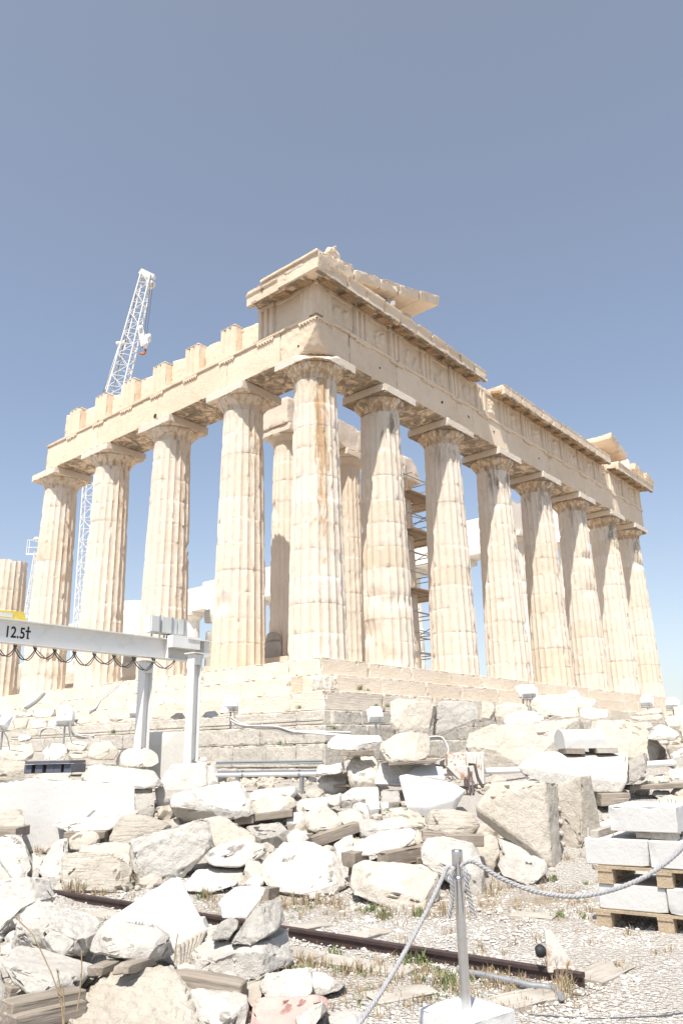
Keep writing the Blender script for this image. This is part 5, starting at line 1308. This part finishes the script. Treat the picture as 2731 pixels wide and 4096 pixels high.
R('C', [(1380,800),(1390,780),(1480,778),(1500,806),(1430,822)], 'small stone on the dry wall at right', 'g', .4, D=14.2)
# white half drum on the large block
def half_drum():
    D = gD('C', 1050, 900)+.35
    a, b = at('C', 850, 525, D), at('C', 1105, 525, D+.06)
    d = (b-a); L = d.length; d.normalize(); s = Vector((-d.y, d.x, 0)).normalized()
    if s.dot(FH) < 0: s = -s
    d = Vector((d.x, d.y, 0)).normalized(); w = .52; h = (at('C', 980, 405, D).z-at('C', 980, 525, D).z)
    bm = bmesh.new(); prof = [(0, 0)]+[(w/2-w/2*math.cos(t)*1.0, h*.45+h*.55*math.sin(t)) for t in np.linspace(0, math.pi, 14)]+[(w, 0)]
    A_ = [bm.verts.new(a+s*o+Vector((0,0,z))) for o, z in prof]; B_ = [bm.verts.new(a+d*L+s*o+Vector((0,0,z))) for o, z in prof]
    bm.faces.new(A_); bm.faces.new(list(reversed(B_)))
    for i in range(len(prof)): bm.faces.new((A_[i], B_[i], B_[(i+1)%len(prof)], A_[(i+1)%len(prof)]))
    bmesh.ops.recalc_face_normals(bm, faces=bm.faces); bmesh.ops.triangulate(bm, faces=bm.faces); refine(bm, .06); weather(bm, 77, a1=.006, a2=.002, chip=.02)
    link('half_drum', finish(bm, 'half_drum'), MT['rs'], centre=True, label='smooth white round topped block on wooden chocks', cat='marble block', group='loose marble blocks in front of the temple')
    for q0, q1, lab in (((855,534),(970,536),'dark chock under the left of the white round topped block'), ((1045,530),(1172,530),'pale wooden chock under the right of the white round topped block')):
        p0, p1 = at('C', *q0, D-.02), at('C', *q1, D-.02)
        bm = hull_bm([p+FH*t+Vector((0,0,z)) for p in (p0, p1) for t in (0, .5) for z in (-.06, .035)], .2, .004)
        link('chock', finish(bm, 'chock'), MT['timber' if q0[0] < 900 else 'timberpale'], centre=True, label=lab, cat='timber')
half_drum()
# mouldings and pegs of the tall pair
Dt = gD('C', 810, 1242)
tb = [o for o in COL.objects if o.get('label', '').startswith('tall upright')]
for o, segs in ((tb[0], [((690,760),(705,1150),.07),((725,745),(745,1235),.06)]), (tb[1], [((935,790),(955,1130),.06),((965,760),(990,1125),.05)])):
    Dm = DL(o.location)[0]; 
    for (q0, q1, r) in segs:
        D2 = gD('C', 810, 1242) if o is tb[0] else gD('C', 1060, 1130)
        kk = .16 if o is tb[0] else .16
        m = MB(); pts = [at('C', q0[0]+(q1[0]-q0[0])*t, q0[1]+(q1[1]-q0[1])*t, D2+kk*(1-t)*.9+.03) for t in np.linspace(0, 1, 12)]
        bm = bmesh.new(); m.tube(pts, r*.6, 8); mo = m.build('moulding', MT['rw'], o)
D2 = gD('C', 1060, 1130)
for x, y in ((812,890),(905,890),(820,970),(915,985),(825,1040),(925,1045)):
    p = at('C', x, y, D2+.17); m = MB(); m.tube([p+FH*.1, p-FH*.03, p-FH*.05], [.035, .034, .02], 10); m.build('round_peg', MT['rw'], tb[1])
# ribs of the ribbed block
Dr = gD('B', 1300, 880)
for i in range(9):
    y = 625+i*16.5; m = MB(); x0 = 1250-40*(i/9)+6; t = i/9
    m.tube([at('B', x0, y, Dr+.6*.75*(1-t)+.0), at('B', 1400+90*(1-t), y+4, Dr+.6*.75*(1-t)+.0)], .022, 6); m.build('rib', MT['rs'], rb)

# --- left foreground
R('L', [(-80,382),(120,372),(342,362),(385,450),(408,505),(250,515),(180,620),(60,705),(-80,760)], 'big rough grey white block at the left edge, upper foreground', 'p', .9, ref=(100,800), dd=.2)
R('L', [(60,832,.3),(110,662,.5),(215,546,.8),(285,506,1),(410,510,1),(600,592,.8),(712,680,.6),(640,852,.1),(600,892,0),(470,902,0),(340,892,0),(290,700,.05)], 'large boulder with smooth grey left face and rough front', 'p', .9, ref=(400,1180), dd=.2, lean=.8)
R('L', [(716,684,.45),(1200,366,1.0),(1252,372,1.0),(1332,602,.7),(1424,690,.5),(1442,730,.42),(1310,1012,.15),(1238,1002,.05),(1224,842,.1),(1180,742,.25),(900,705,.35)], 'bright smooth white slab with saw toothed drilled edge', 's', 1.2, ref=(1270,1100), root=False)
slab = COL.objects[-1]; Ds = gD('L', 1270, 1100)
for i in range(15):
    t = i/14; x = 1252+(1332-1252)*t+(6 if i % 2 else 0); y = 376+(606-376)*t
    kk = 1.0+(.7-1.0)*t; c = at('L', x, y, Ds+1.2*kk-.02); m = MB(); m.tube([c-RH*.03, c+RH*.028], [.022, .005], 6); m.build('saw_tooth', MT['rs'], slab)
for i in range(7):
    t = (i+.5)/7; p0 = at('L', 1228+(1438-1228)*t, 846+(734-846)*t, Ds+1.2*(.1+.32*t)-.02); p1_ = at('L', 1240+(1312-1240)*t*1.35, 1004-60*t*t, Ds+1.2*(.05+.12*t)-.02)
    m = MB(); m.tube([p0, p1_], .022, 7); m.build('drill_flute', MT['rc'], slab)
R('L', [(605,872),(640,800),(700,742),(780,672),(950,680),(1100,702),(1180,762),(1226,890),(1180,925),(1100,946),(850,942),(760,922),(650,892)], 'rugged rock lying against the toothed white slab', 'w', .6, ref=(900,1290), dd=.1, root=False)
R('L', [(5,952,.3),(100,842,.9),(165,836,1),(330,880,.8),(640,960,.6),(682,984,.5),(600,1082,.3),(500,1192,.15),(300,1242,0),(210,1202,0),(90,1122,.15),(390,1090,.0)], 'white topped rock with rough grey right flank at lower left', 'sw', .7, ref=(300,1420), dd=.15, root=False)
R('L', [(440,1500),(470,1300),(510,1180),(600,1082),(840,990),(1000,1002),(1220,982),(1300,1082),(1312,1200),(1400,1387),(1420,1500)], 'huge nearest rock with rusty stains at the bottom left', 'pc', .8, ref=(800,1560), dd=.05, lean=.9)
R('E', [(60,1500),(70,1160),(110,1128),(300,1150),(490,1200),(510,1290),(480,1500)], 'veined white rock at the bottom beside the timber beam', 'w', .7, ref=(250,1480))
R('L', [(-80,985),(0,1000),(32,1100),(56,1280),(40,1450),(-80,1450)], 'shaded rock sliver cut by the lower left edge', 'g', .5, ref=(0,1480), dd=.1)
R('E', [(300,542,.5),(360,480,.8),(420,430,1),(570,416,1),(632,440,.9),(612,500,.5),(500,610,.1),(500,650,.05),(330,650,0),(325,572,.1)], 'white topped block at the peak of the small foreground stack', 's', .5, ref=(420,1010), dd=.05, root=False)
R('E', [(380,832,0),(440,735,.15),(540,592,.4),(700,522,.8),(745,520,.9),(768,660,.8),(720,712,.5),(545,842,-.05)], 'dark pitted triangular block leaning in the foreground stack', 'pg', .5, ref=(540,1080), dd=.0, root=False)
R('E', [(260,802),(300,692),(390,632),(446,670),(430,722),(372,802)], 'small grey wedge left of the dark triangular block', 'pg', .3, ref=(340,1050), dd=.05, root=False)
R('E', [(102,962,.1),(124,822,.5),(260,690,1),(500,700,1),(800,710,.9),(814,950,.5),(570,1072,0),(560,885,.05),(430,1042,.0),(300,1062,0),(140,1016,.1)], 'squared pale base block of the foreground stack', 'w', .8, ref=(500,1100))
R('E', [(584,1092),(640,1032),(780,1008),(920,990),(952,1000),(966,1130),(950,1192),(880,1232),(700,1252),(640,1236),(592,1150)], 'pitted white stone lying on the red painted block', 'p', .4, ref=(760,1390), root=False)
R('E', [(950,1012),(1050,1035),(1110,1062),(1197,1112),(1150,1162),(960,1197),(952,1100)], 'pointed white stone right of the pitted white stone', 'w', .4, ref=(1050,1260), root=False)
ro = R('E', [(526,1450),(540,1300),(562,1230),(640,1208),(900,1195),(1062,1200),(1064,1290),(960,1370),(890,1450)], 'block with red painted face at the bottom centre', 'w', .5, ref=(760,1500))
ro.data.materials[0] = MT['red']
R('E', [(838,1352),(930,1270),(1050,1200),(1074,1280),(1000,1340),(930,1450),(860,1450)], 'plain white stone chip against the red block', 'w', .3, ref=(940,1480), dd=.15)
R('E', [(490,1202),(502,1102),(590,1070),(640,1100),(610,1200),(540,1272)], 'rounded cream stone left of the pitted white stone', 'c', .4, ref=(560,1330))
R('E', [(940,1500),(960,1380),(1050,1312),(1220,1290),(1350,1312),(1355,1500)], 'white rock at the bottom edge left of the post base', 'w', .6, ref=(1200,1480))
R('E', [(50,432,.3),(150,312,.9),(480,300,1),(492,322,.9),(432,416,.1),(250,472,0),(90,456,.1)], 'flat white slab lying low behind the toothed slab', 'sw', .8, ref=(250,500), root=False)
R('E', [(486,415),(520,370),(590,332),(620,400),(600,425)], 'stone wedged under the domed rock at left', 'w', .4, ref=(560,520)); R('E', [(928,480),(980,460),(1002,512),(940,516)], 'small chock stone under the domed rock', 'c', .2, D=gD('E', 970, 530), root=True)
R('E', [(480,330),(500,250),(590,240),(640,300),(560,400),(490,410)], 'shaded rock filling the gap left of the domed rock', 'c', .5, ref=(540,480))
R('L', [(424,440),(440,330),(445,222),(540,182),(700,190),(770,200),(890,262),(932,300),(895,450),(760,476),(640,466),(500,455)], 'striped boulder with slanting ridges, left of the pitted slab', 'b', .7, lean=.4)
R('L', [(268,312),(330,202),(390,100),(470,96),(482,180),(440,282),(412,432),(330,382)], 'steep narrow boulder left of the striped boulder', 'w', .6, ref=(400,440)); R('L', [(-40,195),(70,252),(82,372),(-40,380)], 'brownish stone at the left edge above the grey white block', 'c', .5, ref=(40,420))
R('L', [(-40,85),(60,70),(150,66),(192,160),(222,290),(180,365),(110,372),(60,252),(-40,182)], 'split rock at the left edge under the cracked boulder', 'w', .6, ref=(150,430)); R('L', [(228,192),(300,240),(262,352),(225,330)], 'small rock right of the split rock', 'w', .3, ref=(250,420))
R('E', [(1165,605),(1200,570),(1290,565),(1285,595),(1200,615)], 'loose reddish fragment on the soil before the low block', 'c', .2, ref=(1220,615))

# --- timbers and chocks under the stones
G_ = 'grey timbers propping the stones'
def tim(fr, x0, y0, x1, y1, ref, w, h, label, dd0=0., dd1=0.):
    D = gD(fr, *ref); return timber(fr, x0, y0, D-dd0, fr, x1, y1, D-dd1, w, h, label, group=G_)
tim('A', -30, 1095, 166, 1088, (60,1330), .5, .13, 'timber pair under the striated block at the left edge')
tim('A', 475, 1118, 760, 1108, (560,1270), .35, .11, 'timber under the thin pale slab wedge', -.1, -.1)
tim('B', 770, 1165, 1095, 1055, (840,1200), .17, .15, 'long squared timber below the round crystalline boulder', .1, -.2)
tim('B', 660, 1142, 790, 1128, (840,1200), .14, .11, 'short timber end left of the long squared timber')
tim('B', 1030, 1290, 1130, 1265, (1250,1480), .2, .17, 'dark split timber end under the left of the flat slab', .1, -.2)
tim('B', 1265, 1285, 1580, 1225, (1250,1480), .2, .16, 'grey beam under the right of the flat slab', .12, -.35)
tim('B', 1480, 1318, 1640, 1290, (1250,1480), .2, .16, 'second grey beam right of the flat slab', -.15, -.4)
tim('C', 120, 1080, 348, 1082, (60,1330), .2, .13, 'dark timber under the layered slab above the rope post', .05, .05)
tim('C', -20, 1050, 130, 1062, (60,1330), .25, .11, 'timber left of the layered slab', -.2, -.2)
tim('B', 975, 540, 1110, 545, (1080,840), .3, .12, 'wooden chock under the left of the oval stone', .0, .0)
tim('B', 1035, 552, 1200, 542, (1080,840), .2, .10, 'wooden chock under the right of the oval stone', .15, .0)
tim('B', 1310, 620, 1640, 600, (1400,900), .3, .06, 'thin plank under the perched boulder', -.1, -.1)
tim('B', 930, 778, 1090, 762, (1100,820), .2, .06, 'thin plank beneath the angular block', .1, .1)
tim('B', 310, 1000, 650, 960, (210,1130), .2, .11, 'timber under the long orange tinted rock', -.3, -.3)
tim('B', 245, 1015, 380, 1000, (210,1130), .3, .12, 'dark timber under the slab with brown underside', -.3, -.3)
tim('A', 945, 808, 1050, 806, (760,960), .3, .08, 'dark chock between the rough overhanging block and its support', -.2, -.2)
tim('C', 1048, 815, 1222, 810, (1050,900), .4, .10, 'stacked timber under the large smooth block, upper', 0, 0)
tim('C', 1046, 850, 1216, 843, (1050,900), .4, .11, 'stacked timber under the large smooth block, lower', .02, .02)
tim('L', 40, 1290, 560, 1185, (300,1420), .16, .09, 'upper of two long timbers at the lower left', .45, .1)
tim('L', 60, 1390, 560, 1262, (300,1420), .18, .10, 'lower of two long timbers at the lower left', .5, .15)
tim('L', 20, 1190, 230, 1180, (300,1420), .16, .12, 'weathered timber end under the white topped rock', .05, -.1)
tim('L', 660, 1025, 840, 955, (900,1290), .12, .065, 'timber chock left under the rugged rock', .25, -.1)
tim('L', 845, 1012, 1040, 942, (900,1290), .12, .06, 'timber chock right under the rugged rock', .35, -.1)
tim('E', -20, 1062, 485, 1148, (250,1330), .16, .10, 'thick brown timber beam under the foreground stack', -.1, .0)
tim('E', 600, 490, 690, 480, (640,530), .2, .16, 'cracked timber end left of the domed rock', 0, -.3)
tim('C', 1222, 760, 1600, 745, (1260,860), .3, .08, 'long grey timber shelf behind the pallet stack', -.3, -.3)
# rebuilt dry wall of small stones behind the pallets
# ------------------------------------------------------------------ rubble, gravel, grass (uncountable)
def ico_shape(rnd, sub=1):
    bm = bmesh.new(); bmesh.ops.create_icosphere(bm, subdivisions=sub, radius=1)
    for v in bm.verts: v.co *= rnd.uniform(.72, 1.12)
    vs = [v.co.copy() for v in bm.verts]; fs = [tuple(v.index for v in f.verts) for f in bm.faces]; bm.free(); return vs, fs
rnd = random.Random(99); SH = [ico_shape(rnd) for _ in range(14)]; SH2 = [ico_shape(rnd, 2) for _ in range(8)]
def scatter(name, n, pick, size, mat, label, cat, shapes=SH, flat=.65):
    m = MB(); k = 0
    while k < n:
        D, L = pick(); z = gz(D, L); s = size(D, L)
        if not s: continue
        vs, fs = rnd.choice(shapes); p = world_at(D, L, z); a = rnd.uniform(0, 6.3); ca, sa = math.cos(a), math.sin(a)
        ex = rnd.uniform(.7, 1.4); sq = flat*rnd.uniform(.6, 1.2)
        m.add([(p.x+s*(v.x*ex*ca-v.y*sa), p.y+s*(v.x*ex*sa+v.y*ca), p.z+s*sq*(v.z+.25)) for v in vs], fs, False); k += 1
    return m.build(name, MT[mat], None, label=label, cat=cat, kind='stuff')
def edgeL(D): return D*.50
scatter('rubble', 900, lambda: (lambda D: (D, rnd.uniform(-edgeL(D)-.5, edgeL(D)+1)))(rnd.uniform(10.4, 22)), lambda D, L: rnd.choice((.06,.08,.1,.13,.17)) , 'rc', 'broken marble rubble filling the slope between the blocks', 'rubble', SH2, .8)
scatter('rubble', 260, lambda: (rnd.uniform(4.6, 8.3), rnd.uniform(-4, -.9)), lambda D, L: rnd.choice((.05,.07,.1,.15)) if L < -.55-(D-4.6)*.02 else 0, 'rw', 'small marble rubble between the foreground rocks at left', 'rubble', SH2, .8)
scatter('gravel', 17000, lambda: (lambda D: (D, rnd.uniform(-edgeL(D)*.7, edgeL(D)+.2)))(5.0+5.4*rnd.random()**1.15), lambda D, L: max(.006, min(.05, rnd.lognormvariate(-4.6, .42))), 'chip', 'white marble gravel and chips on the path', 'gravel', SH, .6)
scatter('marble_chips', 170, lambda: (rnd.gauss(8.9, 1.3), rnd.uniform(-3, 4.2)), lambda D, L: rnd.uniform(.015, .045) if D > 5.3 else 0, 'chip', 'larger white stone chips in the dry soil', 'stone chips', SH, .7)
def grass(name, spots, mat, label, h0, h1, nb, spread, w=.005):
    m = MB()
    for (p, sc) in spots:
        for _ in range(int(nb*sc)):
            a = rnd.uniform(0, 6.3); r = rnd.gauss(0, spread); b = p+Vector((math.cos(a)*r, math.sin(a)*r, 0)); h = rnd.uniform(h0, h1)*sc
            le = Vector((math.cos(a+rnd.uniform(-1,1)), math.sin(a+rnd.uniform(-1,1)), 0))*h*rnd.uniform(.1, .9)
            t = Vector((-math.sin(a), math.cos(a), 0))*w*rnd.uniform(.5, 1)
            c = b+le*.4+Vector((0,0,h*.65)); e = b+le+Vector((0,0,h*rnd.uniform(.7, 1)))
            m.add([b-t, b+t, c+t*.7, c-t*.7], [(0,1,2,3)]); m.add([c-t*.7, c+t*.7, e], [(0,1,2)])
    return m.build(name, MT[mat], None, label=label, cat='grass', kind='stuff')
dry = [(ground_pt('F', x, y), s) for x, y, s in ((930,905,1.5),(960,960,1.4),(985,1000,1.3),(900,900,1.2),(940,1010,1),(690,890,.7),(860,420,.9),(980,310,1.0),(1050,300,.9),(590,470,1),(640,460,.9),(700,450,.8),(60,600,.8),(30,610,.7),(200,590,.9),(270,600,.8),(350,560,.9),(1240,870,.7),(1260,850,.6),(1430,800,.6),(1500,780,.6),(1090,740,.5),(560,950,.7),(620,960,.7),(500,1000,.7),(50,1000,.8),(120,920,.7),(200,930,.8),(20,860,.8),(330,940,.7),(150,1070,.6))]
dry += [(ground_pt('E', x, y), s) for x, y, s in ((830,560,1.3),(900,560,1.2),(1000,555,1.2),(1080,560,1.1),(1150,570,1),(760,600,1),(900,640,.7),(1050,640,.7),(1180,650,.7),(880,970,.9),(960,990,.9),(1050,1000,.8),(1200,1040,.9),(1270,1030,.9),(1400,1070,.8),(1300,1200,.7),(220,520,1.2),(200,530,1),(260,540,.8))]
dry += [(ground_pt('L', x, y), s) for x, y, s in ((480,480,1.6),(530,470,1.5),(580,480,1.2),(660,490,.8),(720,490,.8),(900,430,1.3),(920,420,1.2),(260,190,.9),(300,200,.8))]
for _ in range(190):
    D, L = rnd.gauss(9.2, .75), rnd.uniform(-2.6, 3.2); dry.append((world_at(D, L, gz(D, L)), rnd.uniform(.25, .65)))
for _ in range(130):
    D, L = rnd.gauss(6.35, .45), rnd.uniform(-.7, 1.5); dry.append((world_at(D, L, gz(D, L)), rnd.uniform(.25, .6)))
grass('dry_grass', dry, 'dry', 'dry straw coloured grass tufts along the rail and under the rocks', .05, .16, 34, .07)
gr = [(ground_pt('F', x, y), s) for x, y, s in ((910,410,.9),(1075,430,.6),(940,600,.9),(1065,605,.6),(40,600,1),(230,590,1.1),(160,830,.9),(230,835,1),(490,840,.9),(350,950,.9),(400,930,.9),(380,970,.8),(240,930,.7))]
gr += [(ground_pt('E', x, y), s) for x, y, s in ((200,520,1.4),(1110,915,.9),(1370,600,1),(1450,640,1.1),(1330,610,.9),(850,600,.6),(950,590,.6))]
for _ in range(60):
    D, L = rnd.gauss(6.6, .4), rnd.uniform(-.5, 1.0); gr.append((world_at(D, L, gz(D, L)), rnd.uniform(.25, .55)))
gr += [(at(f, x, y, D), s) for f, x, y, D, s in (('M',690,1192,21.6,1.9),('M',740,1198,21.8,.9),('M',860,1300,19.4,1.2),('M',790,1300,19.2,1.1),('A',790,408,18.3,1.2),('B',560,490,19.4,1.3),('B',690,235,20.2,1.0),('B',935,380,18.8,1.1))]
grass('green_weeds', gr, 'green', 'low green weeds in the gravel and on the foundation ledges', .03, .11, 46, .06, .007)
# tall dry stalks in front of the lower left rocks
m = MB(); Dg = 4.6
for pts in ([(130,660),(230,760),(300,900),(360,1030),(400,1140),(430,1260),(445,1400)],[(400,1010),(420,1120),(435,1260),(440,1400)],[(570,880),(572,1000),(560,1150),(540,1300)],[(1240,760),(1225,850),(1215,960)],[(440,1120),(450,1250),(448,1400)]):
    m.tube([at('L', x, y, Dg) for x, y in pts], [.0035]*(len(pts)-1)+[.004], 5)
for x, y in ((130,655),(128,640),(136,668),(415,1160),(425,1195),(430,1240),(405,1020)):
    p = at('L', x, y, Dg)
    for k in range(9):
        a = rnd.uniform(0, 6.3); e = p+Vector((math.cos(a)*.02, math.sin(a)*.02, rnd.uniform(-.02, .03))); t = Vector((.003, .003, .001)); m.add([p-t, p+t, e], [(0,1,2)])
m.build('dry_stalks', MT['dry'], None, label='tall thin dry stalks before the lower left rocks', cat='grass', kind='stuff')
